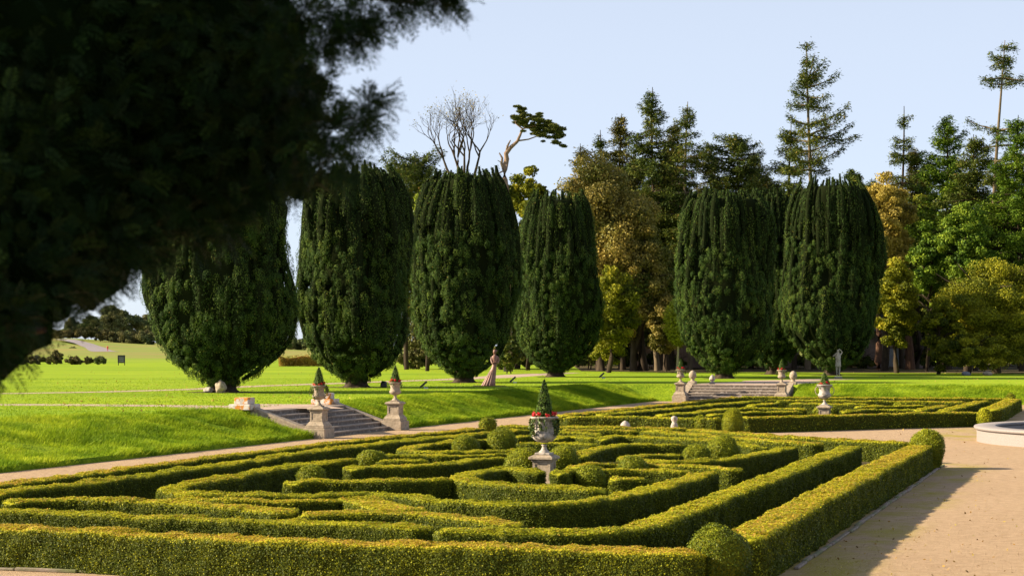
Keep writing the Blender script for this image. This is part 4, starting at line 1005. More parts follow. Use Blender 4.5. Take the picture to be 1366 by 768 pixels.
def broadleaf(label, px, top, Y, w, low, mat_='brown', seed=1, n=26000, leaf=.26, trunks=1, bark_='bark', group='broadleaved trees of the wood', name='broadleaf_tree', cat='tree', clumps=60, crownshape=1.0, base_z=None, crad=(.09, .19), skirt=0.0):
    """w = crown width in photo px; low = photo y of crown bottom"""
    r = np.random.default_rng(seed); L = AT(px, Y, ZT if base_z is None else base_z)
    zt = H0 + (HY - top) * Y / F; zl = max(H0 + (HY - low) * Y / F, L[2] + .1); Rw = w / 2 * Y / F; Hc = max(zt - zl, .6)
    e = empty(name, L, label, cat, group); b_ = Buf(); ctr = np.array([L[0], L[1], (zt + zl) / 2])
    k = np.linspace(0, 1, 8)
    for i in range(trunks):
        top_ = ctr + np.array([r.uniform(-.3, .3) * Rw, r.uniform(-.3, .3) * Rw, Hc * .22]); st_ = L + np.array([r.uniform(-.2, .2), 0, -.1]) * (trunks > 1)
        P = st_ + (top_ - st_) * k[:, None]; P[1:-1] += r.normal(0, .012 * Hc, (6, 3)); R0 = (.018 * (zt - L[2]) + .05) * (.55 if n < 24000 else 1)
        b_.tube(P, R0 * (1 - k * .75), 8)
        limbs(b_, P[2], P[-1], R0, 12 // trunks + 3, r, Rw * .8)
    b_.build('trunk', [M[bark_]], e)
    C, N, T_ = [], [], []
    cl = []
    for i in range(clumps):
        u = unit(r.normal(size=3)); q = r.uniform(.35, .9); c = ctr + u * np.array([Rw, Rw, Hc / 2]) * q * np.array([1, 1, 1])
        hh = (c[2] - zl) / Hc; f = 1 - .45 * max(0, hh - .6) / .4 * crownshape; c[:2] = L[:2] + (c[:2] - L[:2]) * (f if not skirt else f * (1 + skirt * (1 - hh)))
        cl.append((c, r.uniform(*crad) * (Rw + Hc / 2) * .5 * 1.3))
    tot = sum(s ** 2 for _, s in cl)
    for c, s in cl:
        m_ = int(n * s * s / tot); nn = unit(r.normal(size=(m_, 3)) + [0, 0, .25]); q = r.random((m_, 1)) ** .4
        lump = 1 + .35 * vnoise(nn * 2.2 + c, 1.0, seed); pt = c + nn * s * q * lump[:, None] * [1, 1, .72]
        C.append(pt); N.append(nn); T_.append(np.full(m_, r.normal(0, .16)))
    C = np.concatenate(C); N = np.concatenate(N); T_ = np.concatenate(T_); keep = C[:, 2] > L[2] + .05; C, N, T_ = C[keep], N[keep], T_[keep]
    tt = np.clip(.5 + T_ + r.normal(0, .16, len(C)) + .15 * vnoise(C, .5, seed), 0, 1)
    b_ = Buf(); b_.leaves(C, N, leaf, .65, 0, tt, .8, r=r); b_.build('crown', [M[mat_]], e)
    return e

T = conifer
# front row seen above and between the yews
T('tall dark conifer just right of the autumn beech, highest of its clump', 873, 115, 172, 5.4, .12, 'con', 101, 1.1)
T('spiky conifer right of the highest one of its clump, with a pale trunk', 917, 134, 170, 4.6, .22, 'con', 102, .8, bark_='bark_grey', gap=.12)
T('shorter dense conifer left of the tallest clump, over the autumn beech', 826, 150, 178, 4.8, .10, 'con3', 103, 1.1)
T('short conifer whose top shows left of the clump, above the beech crown', 798, 172, 182, 4.2, .2, 'con', 104, 1.0)
T('broad-topped dark conifer behind the fifth yew', 982, 178, 176, 6.2, .2, 'con', 105, 1.0, droop=.15, shape=.5)
T('conifer filling the gap between the spiky one and the fifth yew', 948, 190, 186, 4.8, .1, 'con3', 106, 1.0)
T('very tall open conifer with layered branches, rising behind the right pair of yews', 1079, 55, 168, 6.0, .34, 'con', 119, .9, droop=.06, one=.35, gap=.18, shape=.72, bark_='bark_grey')
T('second open conifer stem just left of the very tall one', 1056, 165, 170, 5.6, .25, 'con', 108, .95, droop=.12, one=-.25, gap=.1)
T('low dark conifer between the fifth yew and the tall open conifer', 1022, 228, 184, 5.4, .08, 'con', 109, 1.0)
T('slim conifer with thin top right of the sixth yew', 1203, 140, 176, 4.9, .25, 'con', 110, .75, gap=.15)
T('light green full conifer in the right wood', 1261, 153, 166, 6.0, .30, 'con2', 111, 1.05, droop=.1)
T('very tall ragged pine near the right edge, bare below its top tuft', 1326, 52, 172, 4.6, .60, 'con', 122, .8, droop=.12, one=.2, gap=.30, shape=.52, bark_='bark_grey', lean=.8)
T('dark conifer under the tall ragged pine', 1302, 178, 162, 6.0, .28, 'con', 113, 1.05)
T('greenish conifer cut by the right edge of the picture', 1360, 152, 158, 6.2, .30, 'con2', 114, 1.05)
T('dark conifer between the slim one and the light green one', 1232, 215, 180, 5.6, .12, 'con', 115, 1.0)
T('dark conifer hidden behind the orange tree right of the sixth yew', 1160, 236, 190, 5.4, .06, 'con', 116, 1.0)
T('blue-green conifer top between the second and third yew', 545, 206, 170, 6.6, .3, 'con', 117, 1.1, droop=-.1, shape=.45)
for i, (px, top, lab) in enumerate(((848, 205, 'dark rear conifer behind the autumn beech, left of the highest conifer'), (892, 200, 'dark rear conifer right of the highest conifer'), (1004, 240, 'dark rear conifer low behind the fifth yew'), (1280, 232, 'dark rear conifer behind the light green one'), (1335, 225, 'dark rear conifer behind the large right-hand shrub'), (1190, 262, 'dark rear conifer behind the small olive tree'), (1138, 225, 'dark rear conifer directly behind the sixth yew'), (790, 300, 'dark rear conifer low behind the fourth yew'), (1385, 200, 'dark rear conifer at the very right edge'))):
    T(lab, px, top, 196 + (i % 3) * 5, 6.2, .03, 'con', 130 + i, 1.0, group='dark conifers at the back of the wood', leafs=.42)
B = broadleaf
B('large autumn beech with orange-brown crown behind the fourth yew', 800, 196, 160, 170, 440, 'brown', 201, 110000, .20, 2, clumps=260)
B('tall brown and green tree on the right flank of the autumn beech', 852, 262, 158, 92, 470, 'brown', 202, 55000, .2, 2, clumps=140)
B('smaller brown tree in front of the beech, low over the trunks', 812, 345, 150, 86, 480, 'olive', 203, 42000, .18, 1, clumps=120)
B('green and rust tree behind the bent pine', 704, 208, 165, 76, 330, 'olive', 204, 16000, .24, 1, clumps=46)
B('brownish scrubby tree between third and fourth yew', 668, 240, 168, 44, 330, 'brown', 205, 9000, .24)
B('bright orange tree right of the sixth yew', 1180, 226, 160, 86, 372, 'orange', 206, 60000, .19, 1, clumps=150)
B('small olive-green tree under the orange tree', 1196, 342, 148, 64, 468, 'olive', 207, 44000, .17, 1, clumps=110)
B('ivy-clad tree with pale yellow leaves in the right wood', 1236, 292, 156, 60, 420, 'con2', 208, 16000, .22)
B('large rounded olive-green shrub at the right edge of the lawn', 1330, 344, 146, 176, 497, 'olive', 209, 140000, .14, 3, clumps=300, name='large_shrub', cat='shrub', skirt=.25, crad=(.10, .17), group='shrubs at the edge of the wood')
B('pale leafy bush in front of the large rounded shrub', 1294, 440, 141, 88, 508, 'olive', 210, 22000, .15, 1, clumps=90, skirt=.3, name='large_shrub', cat='shrub', crad=(.10, .2), group='shrubs at the edge of the wood')
B('olive shrub left of the large rounded shrub, lower', 1254, 388, 143, 60, 497, 'olive', 211, 26000, .17, 2, name='large_shrub', cat='shrub', skirt=.2, group='shrubs at the edge of the wood')
B('dark shrub at the far left foot of the wood, behind the fourth yew', 788, 440, 168, 60, 496, 'far', 212, 9000, .22, 2, name='large_shrub', cat='shrub', group='shrubs at the edge of the wood')
B('pale yellowish tree top between second and third yew', 570, 240, 160, 50, 350, 'yellow', 213, 8000, .22)
B('green scrub tree low between second and third yew', 556, 262, 176, 70, 497, 'far', 214, 30000, .24, clumps=110, skirt=.3)
B('green scrub tree low between third and fourth yew', 690, 300, 176, 60, 497, 'far', 215, 28000, .24, clumps=110, skirt=.3)
for i, (px, top, lab) in enumerate(((830, 392, 'dark laurel clump among the trunks, left'), (905, 400, 'dark laurel clump among the trunks, beside the young yellow tree'), (1018, 402, 'dark laurel clump behind the fifth yew'), (1080, 380, 'dark laurel clump behind the sixth yew'), (1190, 420, 'dark laurel clump in front of the pink wall'), (1240, 400, 'dark laurel clump under the right wood'), (870, 430, 'low dark laurel clump in the middle of the trunks'))):
    B(lab, px, top, 186, 84, 452 if i != 5 else 490, 'con', 230 + i, 14000, .28, 1, clumps=50, group='dark laurels inside the wood', crad=(.16, .26))

B('low green scrub under the bent pine, behind the woman sculpture', 684, 462, 172, 70, 497, 'far', 216, 16000, .2, 2, name='large_shrub', cat='shrub', skirt=.3, group='shrubs at the edge of the wood')
B('dark evergreen bush behind the gap of the third and fourth yew', 679, 446, 146, 42, 499, 'con', 221, 14000, .18, 2, name='large_shrub', cat='shrub', skirt=.3, group='shrubs at the edge of the wood')
B('low scrub behind the gap of the second and third yew', 556, 466, 172, 70, 497, 'far', 217, 14000, .2, 2, name='large_shrub', cat='shrub', skirt=.3, group='shrubs at the edge of the wood')
B('golden tree crown right of the autumn beech, before the dark conifers', 880, 330, 165, 60, 450, 'brown', 218, 26000, .2, 1, clumps=80)
B('greenish autumn tree beside the slim conifer on the right', 1222, 250, 172, 70, 400, 'olive', 219, 26000, .2, 1, clumps=80)
B('pale olive tree behind the large shrub at the right edge', 1362, 250, 178, 90, 420, 'olive', 220, 30000, .22, 1, clumps=90)
B('dark shrub low between the trunks, left end', 832, 462, 178, 40, 497, 'con', 240, 7000, .24, 2, name='large_shrub', cat='shrub', skirt=.3, group='dark low shrubs inside the wood')
B('dark shrub low between the trunks, second from left', 868, 468, 178, 34, 497, 'con', 241, 7000, .24, 2, name='large_shrub', cat='shrub', skirt=.3, group='dark low shrubs inside the wood')
B('dark shrub low between the trunks near the young yellow tree', 900, 474, 178, 36, 497, 'con', 242, 7000, .24, 2, name='large_shrub', cat='shrub', skirt=.3, group='dark low shrubs inside the wood')
B('dark shrub low behind the fifth yew', 1010, 462, 178, 60, 497, 'con', 243, 7000, .24, 2, name='large_shrub', cat='shrub', skirt=.3, group='dark low shrubs inside the wood')
B('dark shrub low behind the pair of yews', 1082, 468, 178, 50, 497, 'con', 244, 7000, .24, 2, name='large_shrub', cat='shrub', skirt=.3, group='dark low shrubs inside the wood')
B('dark shrub low at the foot of the orange tree', 1150, 474, 178, 50, 497, 'con', 245, 7000, .24, 2, name='large_shrub', cat='shrub', skirt=.3, group='dark low shrubs inside the wood')
B('dark shrub low beside the reddish trunks', 1232, 462, 178, 44, 497, 'con', 246, 7000, .24, 2, name='large_shrub', cat='shrub', skirt=.3, group='dark low shrubs inside the wood')
T('tall olive-brown conifer between the two highest of the left clump', 896, 160, 176, 5.0, .15, 'con3', 141, 1.1)
T('olive conifer left of the autumn beech top, behind it', 772, 190, 186, 4.6, .15, 'con3', 142, 1.0)
T('rust-tinged conifer right of the broad-topped one', 1006, 196, 182, 4.8, .15, 'con3', 143, 1.0)
T('brownish conifer between the slim one and the light green one', 1222, 196, 178, 4.6, .2, 'con3', 144, 1.0)
B('golden-green tree in the middle of the right wood', 1290, 262, 154, 80, 400, 'con2', 241, 36000, .18, 1, clumps=110)
B('pale autumn tree low between the beech and the fifth yew', 888, 392, 156, 50, 492, 'brown', 242, 20000, .17, 1, clumps=70, skirt=.2)
B('olive tree low left of the trunks, by the fourth yew', 812, 410, 152, 50, 490, 'olive', 243, 20000, .17, 1, clumps=70, skirt=.2)
# bare trunks seen at the foot of the wood
def bare_trunk(px, Y, w, topy, lab, bark_='bark', seed=0):
    p = AT(px, Y, ZT); zt = H0 + (HY - topy) * Y / F; k = np.linspace(0, 1, 9); rr = np.random.default_rng(seed)
    P = np.stack([p[0] + np.cumsum(rr.normal(0, .05, 9)), np.full(9, p[1]), p[2] - .1 + k * (zt - p[2])], -1); R0 = w / 2 * Y / F
    e = empty('woodland_trunk', p, lab, 'tree', 'bare lower trunks in the wood')
    b_ = Buf(); b_.tube(P, R0 * (1.25 * (1 - k) ** 4 * .4 + 1 - .45 * k), 9); b_.build('trunk', [M[bark_]], e)
    b_ = Buf(); c = P[-1]; n = 2600; nn = unit(rr.normal(size=(n, 3))); b_.leaves(c + nn * rr.random((n, 1)) ** .5 * [2.3, 2.3, 1.8] + [0, 0, .8], nn, .3, .5, 0, np.clip(rr.normal(.45, .2, n), 0, 1), .8, r=rr); b_.build('crown', [M['con']], e)
for i, (px, w, ty, bk, lab) in enumerate(((846, 8, 395, 'bark', 'dark trunk left in the row of woodland trunks'), (859, 9, 380, 'bark', 'thick dark trunk second in the row of woodland trunks'), (877, 6, 385, 'bark_grey', 'ivy-green lit trunk in the middle of the trunk row'), (890, 7, 400, 'bark', 'dark trunk right of the lit trunk'), (832, 6, 405, 'bark', 'slim trunk at the left end of the trunk row'), (1171, 9, 395, 'bark_red', 'reddish trunk left of the pink building'), (1215, 10, 372, 'bark_red', 'thick reddish trunk right of the pink building'), (1264, 9, 330, 'bark', 'dark trunk above the large olive shrub'))):
    bare_trunk(px, 158 + i * 1.7, w, ty, lab, bk, 300 + i)

# young trees by the lawn
def sapling(px, py, top, Yk, lab, seed):
    p = G(px, py, ZT); Y = p[1]; zt = H0 + (HY - top) * Y / F; r = np.random.default_rng(seed); k = np.linspace(0, 1, 8)
    P = np.stack([p[0] + .12 * np.sin(k * 3), np.full(8, p[1]), p[2] + k * (zt - p[2]) * .96], -1)
    e = empty('young_tree', p, lab, 'tree', 'young trees by the wood edge'); b_ = Buf(); b_.tube(P, .10 * (1 - k * .8) + .01, 7); limbs(b_, P[3], P[-1], .07, 10, r, .8); b_.build('trunk', [M['bark_pale']], e)
    n = 7000; h = r.random(n) ** .8; nn = unit(r.normal(size=(n, 3))); c = np.stack([np.interp(.42 + .6 * h, k, P[:, j]) for j in range(3)], -1)
    b_ = Buf(); b_.leaves(c + nn * (np.sin(h * 3.0)[:, None] * 1.15 + .2) * r.random((n, 1)) ** .4, nn, .17, .7, 0, r.beta(3, 2, n), .8, r=r); b_.build('crown', [M['yellow']], e)
    b_ = Buf(); b_.lathe([(.55, .0), (.5, .07), (.05, .09)], p, 14); b_.build('mulch_ring', [M['soil']], e)
sapling(903, 497, 402, 0, 'young tree with yellow-green leaves and pale stem, left of the fifth yew', 1)
sapling(1040, 497, 415, 0, 'thin young tree with pale stem in the gap between the right pair of yews', 2)

# bent pine and leafless tree against the sky
Yp = 158; pt = lambda x, y, dy=0: np.array([(x - CX) * (Yp + dy) / F, Yp + dy, H0 + (HY - y) * (Yp + dy) / F])
e = empty('bent_pine', pt(676, 494), 'bent pine with bare pinkish trunk and one flat green top leaning right', 'tree')
b_ = Buf()
b_.tube([pt(678, 496), pt(676, 400), pt(675, 262), pt(673, 240), pt(673, 226), pt(676, 212), pt(675, 205), pt(681, 197), pt(690, 189), pt(694, 180), pt(697, 172)], [.42, .36, .31, .28, .25, .22, .20, .17, .13, .11, .08], 10)
b_.tube([pt(673, 228), pt(669, 218), pt(670, 211), pt(666, 204)], [.16, .12, .09, .05], 7); b_.tube([pt(676, 213), pt(672, 219), pt(664, 214)], [.09, .06, .03], 6)
b_.tube([pt(675, 205), pt(677, 195), pt(681, 187)], [.12, .10, .05], 6); b_.tube([pt(691, 188), pt(705, 186), pt(716, 182), pt(728, 181)], [.08, .06, .05, .02], 6)
b_.tube([pt(675, 226), pt(664, 232), pt(650, 235), pt(640, 234)], [.08, .05, .03, .02], 5); b_.tube([pt(697, 172), pt(688, 165), pt(686, 152)], [.07, .05, .04], 5)
b_.tube([pt(697, 172), pt(712, 168), pt(735, 172), pt(746, 178)], [.07, .05, .03, .02], 5)
b_.build('trunk', [M['bark_pine']], e)
b_ = Buf(); r = np.random.default_rng(55)
for q_ in range(120):
    u = r.random(); x = 688 + 62 * u + r.normal(0, 2); y = 158 + 18 * u ** 1.6 + r.normal(0, 1) * (6.5 - 2 * u) + (12 if r.random() < .22 and u > .25 else 0); rx = r.uniform(3, 7.5); ry = rx * r.uniform(.25, .45); n = int(55 * rx)
    c = pt(x, y, r.normal(0, .8)); q = unit(r.normal(size=(n, 3))) * r.random((n, 1)) ** .5 * np.array([rx, rx * .8, ry]) * Yp / F
    b_.leaves(c + q, np.tile([0, 0, 1.], (n, 1)), .20, .3, 0, np.clip(r.normal(.5, .2, n), 0, 1), 1.0, r=r)
b_.build('foliage', [M['pine']], e)

e = empty('bare_tree', pt(618, 494), 'nearly leafless autumn tree with many upright stems, above the third yew', 'tree')
b_ = Buf(); r = np.random.default_rng(77); tips = []
def grow(p, d, ln, rad, depth):
    k = 5; pts = [p]; dd = d.copy()
    for i in range(k): dd = unit(dd + r.normal(0, .13, 3) + np.array([0, 0, .05])); pts.append(pts[-1] + dd * ln / k)
    b_.tube(pts, np.linspace(rad, rad * .6, k + 1), 5 if depth < 3 else 3)
    if depth >= 6: tips.append(pts[-1]); return
    n = 3 if depth < 2 else (2 if depth > 3 else r.integers(2, 4))
    for i in range(n):
        nd = unit(dd + r.normal(0, .42, 3) * [1, .8, .6] + np.array([0, 0, .12])); grow(pts[-1 - (i % 2)], nd, ln * r.uniform(.62, .85), rad * .58, depth + 1)
b_.tube([pt(618, 496), pt(619, 400), pt(618, 300), pt(618, 262)], [.5, .42, .36, .32], 8)
for x, dx in ((600, -.42), (610, -.14), (617, .02), (622, .14), (630, .34), (612, -.25)):
    s0 = pt(618, 262); s1 = pt(x + 2, 236); b_.tube([s0, (s0 + s1) / 2 + [0, 0, .1], s1], [.22, .16, .13], 6); grow(s1, unit(np.array([dx, r.normal(0, .15), 1.0])), 2.15, .125, 1)
b_.build('trunk', [M['bark']], e)
b_ = Buf(); tips = np.array(tips); tips = tips[r.random(len(tips)) < .45]; c = np.repeat(tips, 3, 0) + r.normal(0, .28, (len(tips) * 3, 3)); b_.leaves(c, r.normal(size=c.shape), .13, .6, 0, r.beta(3, 2, len(c)), 1, r=r); b_.build('leaves', [M['brown']], e)

# buildings glimpsed between the trunks
def outbuilding(x0, x1, Y, zt, lab, roof=True, door=None, wall='pink_wall', cat='building', zr=1.6):
    p0, p1 = AT(x0, Y, ZT), AT(x1, Y, ZT); w = p1[0] - p0[0]; c = (p0 + p1) / 2
    e = empty('stone_outbuilding' if roof else 'garden_wall', c, lab, cat)
    b_ = Buf(); b_.box(c + [0, 2 if roof else .2, -.1], (w, 4 if roof else .4, zt - ZT + .1), 0); b_.build('wall', [M[wall]], e)
    if roof:
        b_ = Buf(); y0, y1 = c[1] - .3, c[1] + 4.3; ym = (y0 + y1) / 2; a, b2 = p0[0] - .3, p1[0] + .3; z = zt
        b_.add([[a, y0, z], [b2, y0, z], [b2, ym, z + zr], [a, ym, z + zr], [a, y1, z], [b2, y1, z], [a, y0, z - .12], [b2, y0, z - .12], [a, y1, z - .12], [b2, y1, z - .12]], [[0, 1, 2, 3], [3, 2, 5, 4], [0, 6, 7, 1], [4, 5, 9, 8], [6, 8, 9, 7]], 0, .5, False); b_.build('roof', [M['slate']], e)
    else:
        b_ = Buf(); b_.box(c + [0, .2, zt - ZT + .002], (w, .55, .14), 0); b_.build('coping', [M['stone_white']], e)
    if door:
        for dx, dw, dh in door:
            q = AT(dx, Y - .06, ZT); b_ = Buf(); b_.box(q + [0, 0, .15], (dw, .1, dh), 0); b_.build('door', [M['pale']], e)
outbuilding(1160, 1236, 181, ZT + 3.6, 'low pinkish stone building glimpsed between the right-hand trunks', True, [(1190, .9, 1.7), (1196, .6, 1.7)])
outbuilding(1020, 1066, 181, ZT + 1.9, 'small stone outbuilding with grey slate roof, glimpsed between the pair of yews', True, [(1037, .8, 1.2)], zr=1.2)
outbuilding(825, 960, 182.5, ZT + 2.9, 'old pinkish garden wall glimpsed behind the row of woodland trunks', False, [(866, .9, 1.2)], cat='wall')

# ------------------------------------------------------------------ far left country
def hill_tree(px, py, top, w, lab, m='far', seed=1, n=9000, Yf=None, name='broadleaf_tree', cat='tree', low=None, group='trees on the far hill', leaf=.34, crad=(.16, .28)):
    p = on_ground(px, py) if Yf is None else AT(px, Yf, tz((px - CX) * Yf / F, Yf))
    if p[1] > 400: leaf *= 2.1
    return broadleaf(lab, px, top, p[1], w, low or py + 2, m, seed, n, leaf, 1, group=group, base_z=p[2] - .1, name=name, cat=cat, clumps=46, crad=crad, skirt=.15)
hill_tree(150, 0, 404, 34, 'rounded dark tree on the far hill, left of the gap', 'hill', 401, 16000, 860, low=452)
hill_tree(122, 0, 420, 30, 'lower tree with a yellowish side on the far hill, left of the rounded one', 'hill', 402, 11000, 850, low=450)
hill_tree(97, 0, 424, 30, 'leftmost visible tree on the far hill', 'hill', 403, 10000, 870, low=450)
hill_tree(168, 0, 409, 46, 'broad dark tree standing highest on the far hill', 'hill', 404, 20000, 880, low=452)
hill_tree(194, 0, 419, 32, 'tree on the far hill next to the nearest yew', 'hill', 405, 10000, 900, low=452)
hill_tree(214, 0, 421, 34, 'rust-tinged tree on the far hill behind the edge of the nearest yew', 'gorse', 406, 10000, 910, low=452)
hill_tree(60, 0, 440, 50, 'dark tree on the far hill at the left, under the overhanging branch', 'hill', 407, 10000, 860, low=458)
hill_tree(20, 0, 442, 50, 'dark tree at the far left edge of the hill', 'hill', 408, 9000, 850, low=460)
for i, (px, top, w, lo, m, lab) in enumerate(((85, 442, 44, 456, 'gorse', 'brown-green scrub bush left on the hill brow'), (118, 434, 36, 462, 'gorse', 'scrub bush with yellow flowers beside the track top'), (140, 440, 34, 466, 'gorse', 'rusty scrub bush above the red walker'), (165, 442, 44, 465, 'hill', 'dark bush on the hill right of the track'), (195, 441, 44, 466, 'hill', 'dark bush on the hill, second right of the track'), (222, 442, 40, 468, 'hill', 'dark bush on the hill meeting the nearest yew'), (50, 446, 40, 458, 'gorse', 'scrub bush at the left end of the hill brow'), (402, 452, 60, 486, 'hill', 'dark distant tree seen between the first and second yew'), (425, 446, 50, 486, 'gorse', 'brown distant tree seen between the first and second yew'))):
    hill_tree(px, 0, top, w, lab, m, 420 + i, 9000, 800 if px < 300 else 700, 'scrub_bush' if px < 300 else 'broadleaf_tree', 'bush' if px < 300 else 'tree', lo, 'scrub on the far hill', .30)
for i, (px, top, w, m, lab) in enumerate(((28, 478, 26, 'gorse', 'low brown scrub bush at the field edge, far left'), (46, 473, 30, 'gorse', 'second scrub bush from the left at the field edge'), (70, 474, 30, 'gorse', 'third scrub bush from the left at the field edge, brown-green'), (76, 467, 22, 'gorse', 'tallest scrub bush in the middle of the field edge row'), (100, 475, 26, 'gorse', 'scrub bush right of the tallest one at the field edge'), (118, 475, 14, 'gorse', 'small scrub bush near the right end of the field edge row'), (133, 475, 18, 'hill', 'rightmost rounded bush of the field edge row'), (8, 479, 24, 'gorse', 'scrub bush cut by the left edge of the picture'), (97, 464.5, 10, 'hill', 'lone small bush halfway up the slope'))):
    hill_tree(px, 0, top, w, lab, m, 450 + i, 3600, 212 + (i % 3) * 2 if px != 97 else 640, 'scrub_bush', 'bush', 489.5 if px != 97 else 468.5, 'scrub row at the edge of the field', .17, (.13, .26))
# autumn beech hedge between the first two yews
b_ = Buf(); r = np.random.default_rng(9); p0, p1 = AT(372, 196, ZT), AT(470, 196, ZT); n = 16000; x = r.uniform(p0[0], p1[0], n)
h_ = .9 + .25 * vnoise(np.c_[x, x * 0], 1.2, 4) + .25 * (r.random(n) < .06); z = ZT + r.random(n) ** .7 * h_; q = np.c_[x, 196 + r.uniform(-.5, .5, n), z]
b_.leaves(q, r.normal(size=(n, 3)) + [0, -.5, .3], .16, .6, 0, np.clip(.5 + .4 * vnoise(q, 1.3, 8) + r.normal(0, .15, n), 0, 1), 1, r=r); tag(b_.build('beech_hedge', [M['beech']], loc=np.array([*((p0 + p1) / 2)[:2], ZT])), 'low ragged hedge in golden autumn leaf, between the first and second yew', 'hedge')

# ------------------------------------------------------------------ big shady yew overhanging the camera on the left
Tn = np.array([-3.9, 5.2, 0.0])
e = empty('overhanging_yew', Tn, 'dark out-of-focus yew branches hanging over the upper left of the view', 'tree')
b_ = Buf(); k = np.linspace(0, 1, 9)
b_.tube(Tn + np.stack([.15 * np.sin(k * 4), .1 * np.cos(k * 3), k * 6.5], -1), .42 - .28 * k, 12)
def nr(px, py, d): return np.array([(px - CX) * d / F, d, H0 + (HY - py) * d / F])
r = np.random.default_rng(99)
for tgt, s in ((nr(125, 402, 4.75), 2.6), (nr(300, 150, 5.4), 3.6), (nr(455, 165, 4.9), 3.9), (nr(560, 5, 4.7), 4.4), (nr(60, 440, 4.4), 2.2)):
    st_ = Tn + [0, .55, s]; kk = np.linspace(0, 1, 10); P = st_ + (tgt - st_) * kk[:, None]; P[:, 2] += .18 * np.sin(kk * 3.14); P[1:-1] += r.normal(0, .025, (8, 3)); b_.tube(P, .085 * (1 - kk) ** .8 + .007, 7)
b_.build('trunk', [M['bark']], e)
cl = [(-80, 60, 5.2, 260), (60, 60, 5.0, 240), (180, 70, 5.2, 200), (290, 40, 4.9, 130), (340, 110, 4.9, 105), (360, 40, 4.7, 62), (350, 190, 4.9, 95), (220, 210, 5.0, 150), (60, 240, 4.8, 190), (-80, 300, 4.7, 220),
      (410, 120, 4.7, 38), (415, 190, 4.7, 60), (445, 175, 4.6, 40), (400, 235, 4.8, 30), (445, 215, 4.6, 30), (385, 150, 4.8, 70), (130, 330, 4.7, 82), (40, 370, 4.5, 95), (-40, 420, 4.4, 100), (8, 424, 4.3, 42), (250, 290, 4.9, 62), (185, 330, 4.8, 45), (330, 262, 4.9, 34), (300, 300, 4.9, 26),
      (92, 390, 4.7, 38), (-45, 490, 4.3, 42), (-14, 470, 4.3, 30), (495, 140, 4.5, 14), (478, 158, 4.55, 16), (385, 75, 4.7, 50), (405, 20, 4.7, 18), (450, 12, 4.6, 26), (485, 30, 4.6, 22), (478, 50, 4.6, 14), (440, 45, 4.6, 13), (515, 8, 4.6, 20), (548, 2, 4.6, 15), (580, -4, 4.6, 14), (600, -3, 4.6, 9), (430, 60, 4.6, 16)]
C, D, Nn = [], [], []
core = Buf()
for i, (x, y, d, q) in enumerate(cl):
    c = nr(x, y, d); R_ = q * d / F
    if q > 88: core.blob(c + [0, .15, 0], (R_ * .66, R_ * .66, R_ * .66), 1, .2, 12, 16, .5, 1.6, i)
    R_ = max(R_ - .045, R_ * .6); m_ = int(30 + 5600 * R_ ** 2 * (1.2 if q > 55 else 2.2)); u = unit(r.normal(size=(m_, 3))); rad_ = r.random((m_, 1)) ** .35
    C.append(c + u * R_ * rad_); D.append(unit(u * .8 + r.normal(0, .5, (m_, 3)) + [.3, 0, -.12]))
# the rest of the crown, out of view to the left and above: it shades the branches
for (x, y, z, R_) in ((-2.6, 4.9, 4.6, .75), (-2.7, 4.6, 3.6, .7), (-3.4, 5.6, 5.4, 1.1), (-4.4, 4.6, 4.4, 1.1), (-4.6, 5.8, 3.4, 1.0), (-2.3, 5.4, 5.3, .7), (-3.2, 4.2, 5.3, .9), (-4.2, 5.2, 6.6, 1.2), (-1.7, 5.0, 4.75, .45), (-3.3, 5.0, 3.0, .7), (-1.0, 5.2, 4.95, .42), (-5.6, 5.2, 4.4, 1.1), (-2.2, 6.0, 4.6, .6), (-2.9, 5.4, 2.5, .55)):
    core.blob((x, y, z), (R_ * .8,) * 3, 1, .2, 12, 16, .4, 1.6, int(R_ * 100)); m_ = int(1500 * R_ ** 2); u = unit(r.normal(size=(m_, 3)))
    C.append(np.array([x, y, z]) + u * R_ * r.random((m_, 1)) ** .25); D.append(unit(u + r.normal(0, .5, (m_, 3))))
C = np.concatenate(C); D = np.concatenate(D); ns_ = len(C)
# each shoot: a stem with two ranks of needles
nn_ = 26; t = np.linspace(.05, 1, nn_); ln = r.uniform(.045, .09, ns_)
side = unit(np.cross(D, r.normal(size=D.shape))); upv = np.cross(side, D)
bow = (t ** 2)[None, :, None] * np.array([0, 0, -.18]) * ln[:, None, None]
base = C[:, None] + D[:, None] * (t[None, :, None] * ln[:, None, None]) + bow
sg = np.where(np.arange(nn_) % 2 == 0, 1, -1)
nd = unit(side[:, None] * sg[None, :, None] + D[:, None] * .65 + r.normal(0, .16, (ns_, nn_, 3)))
nl = .024 * (1 - .45 * t ** 3)[None, :, None] * r.uniform(.8, 1.2, (ns_, 1, 1)); wv = upv[:, None] * 0 + D[:, None] * .0017
tip = base + nd * nl; mid = base + nd * nl * .5
V = np.stack([base, mid + wv, tip, mid - wv], 2).reshape(-1, 3)
tt = np.repeat(np.clip(r.normal(.45, .17, ns_), 0, .95), nn_ * 4)
core.add(V, np.arange(len(V)).reshape(-1, 4), 0, tt, False)
# stems
a = C; b2 = C + D * ln[:, None]; w_ = side * .0016
V = np.stack([a - w_, a + w_, b2 + w_ * .5, b2 - w_ * .5], 1).reshape(-1, 3); core.add(V, np.arange(len(V)).reshape(-1, 4), 0, .3, False)
core.build('crown', [M['near'], M['near_core']], e)
print('near shoots', ns_)

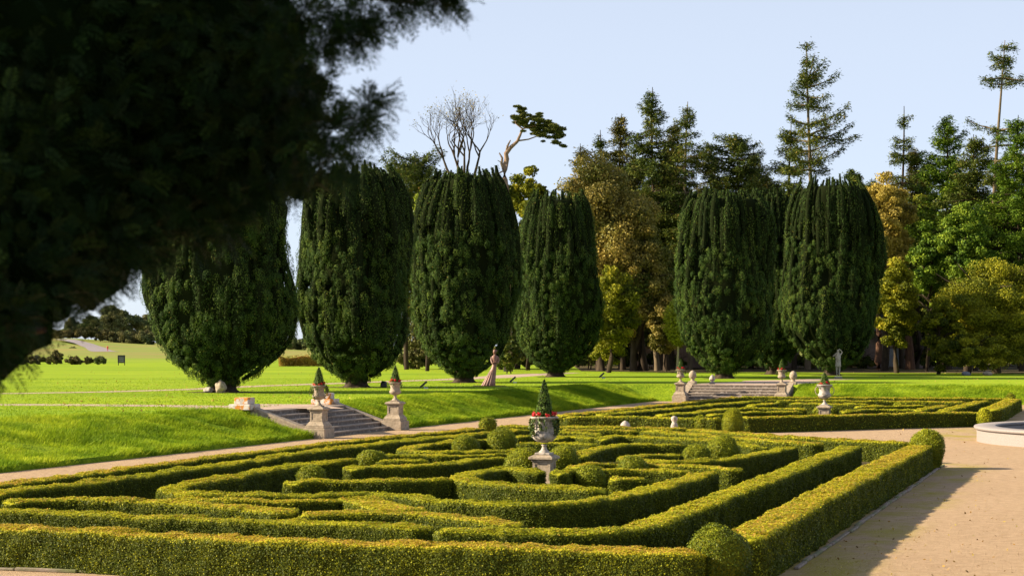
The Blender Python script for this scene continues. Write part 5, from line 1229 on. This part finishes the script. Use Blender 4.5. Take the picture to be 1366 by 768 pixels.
# dark soil sheet under the wood, the trees' shade put into its colour
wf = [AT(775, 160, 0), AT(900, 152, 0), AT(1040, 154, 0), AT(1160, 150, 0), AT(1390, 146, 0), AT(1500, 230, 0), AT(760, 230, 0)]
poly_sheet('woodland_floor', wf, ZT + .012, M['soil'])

# loose stones on the gravel and fallen leaves
def on_court(n, y0, y1, w0, w1):
    Y = 1 / rng.uniform(1 / y1, 1 / y0, n); X = rng.uniform(w0, w1, n) * Y; a, c = ac_of(X, Y)
    p0 = G(1062, 762, 0)[:2]; p1 = G(1262, 620, 0)[:2]; d = (p1 - p0) / np.linalg.norm(p1 - p0); side = (X - p0[0]) * d[1] - (Y - p0[1]) * d[0]
    k = (np.minimum(a, c) > .2) & ((side > .05) | (Y > 52)); return np.c_[X, Y, np.full(n, .012)][k]
P = on_court(60000, 23, 50, .10, .29); b_ = Buf()
b_.leaves(P, np.tile([0, 0, 1.], (len(P), 1)), .013, .8, 0, np.clip(rng.beta(3, 3, len(P)), 0, 1), .25)
m_, nt_, bs_, out_ = mat('loose_stones'); at_ = nt_.nodes.new("ShaderNodeAttribute"); at_.attribute_name = 'tint'
nt_.links.new(ramp(nt_, [(0, (.20, .13, .08)), (.5, (.42, .29, .18)), (1, (.60, .45, .31))], at_.outputs['Fac']).outputs[0], bs_.inputs['Base Color']); bs_.inputs['Roughness'].default_value = .8; bs_.inputs['Specular IOR Level'].default_value = .2
tag(b_.build('loose_gravel', m_), 'loose small stones lying on the gravel walk', 'gravel', kind='stuff')
P = on_court(900, 23, 75, .08, .29); n_ = 2200
Y = 1 / rng.uniform(1 / 165, 1 / 62, n_); X = rng.uniform(-.24, .27, n_) * Y; a, c = ac_of(X, Y); k = np.minimum(a / wide(c), c) < -BW; Q = np.c_[X, Y, np.full(n_, ZT + .03)][k]
P = np.r_[P, Q]; b_ = Buf(); b_.leaves(P + [0, 0, .012], np.tile([0, 0, 1.], (len(P), 1)), np.where(P[:, 1] > 60, .085, .05), .6, 0, rng.random(len(P)), .5)
tag(b_.build('fallen_leaves', M['beech']), 'scattered fallen autumn leaves', 'leaves', kind='stuff')
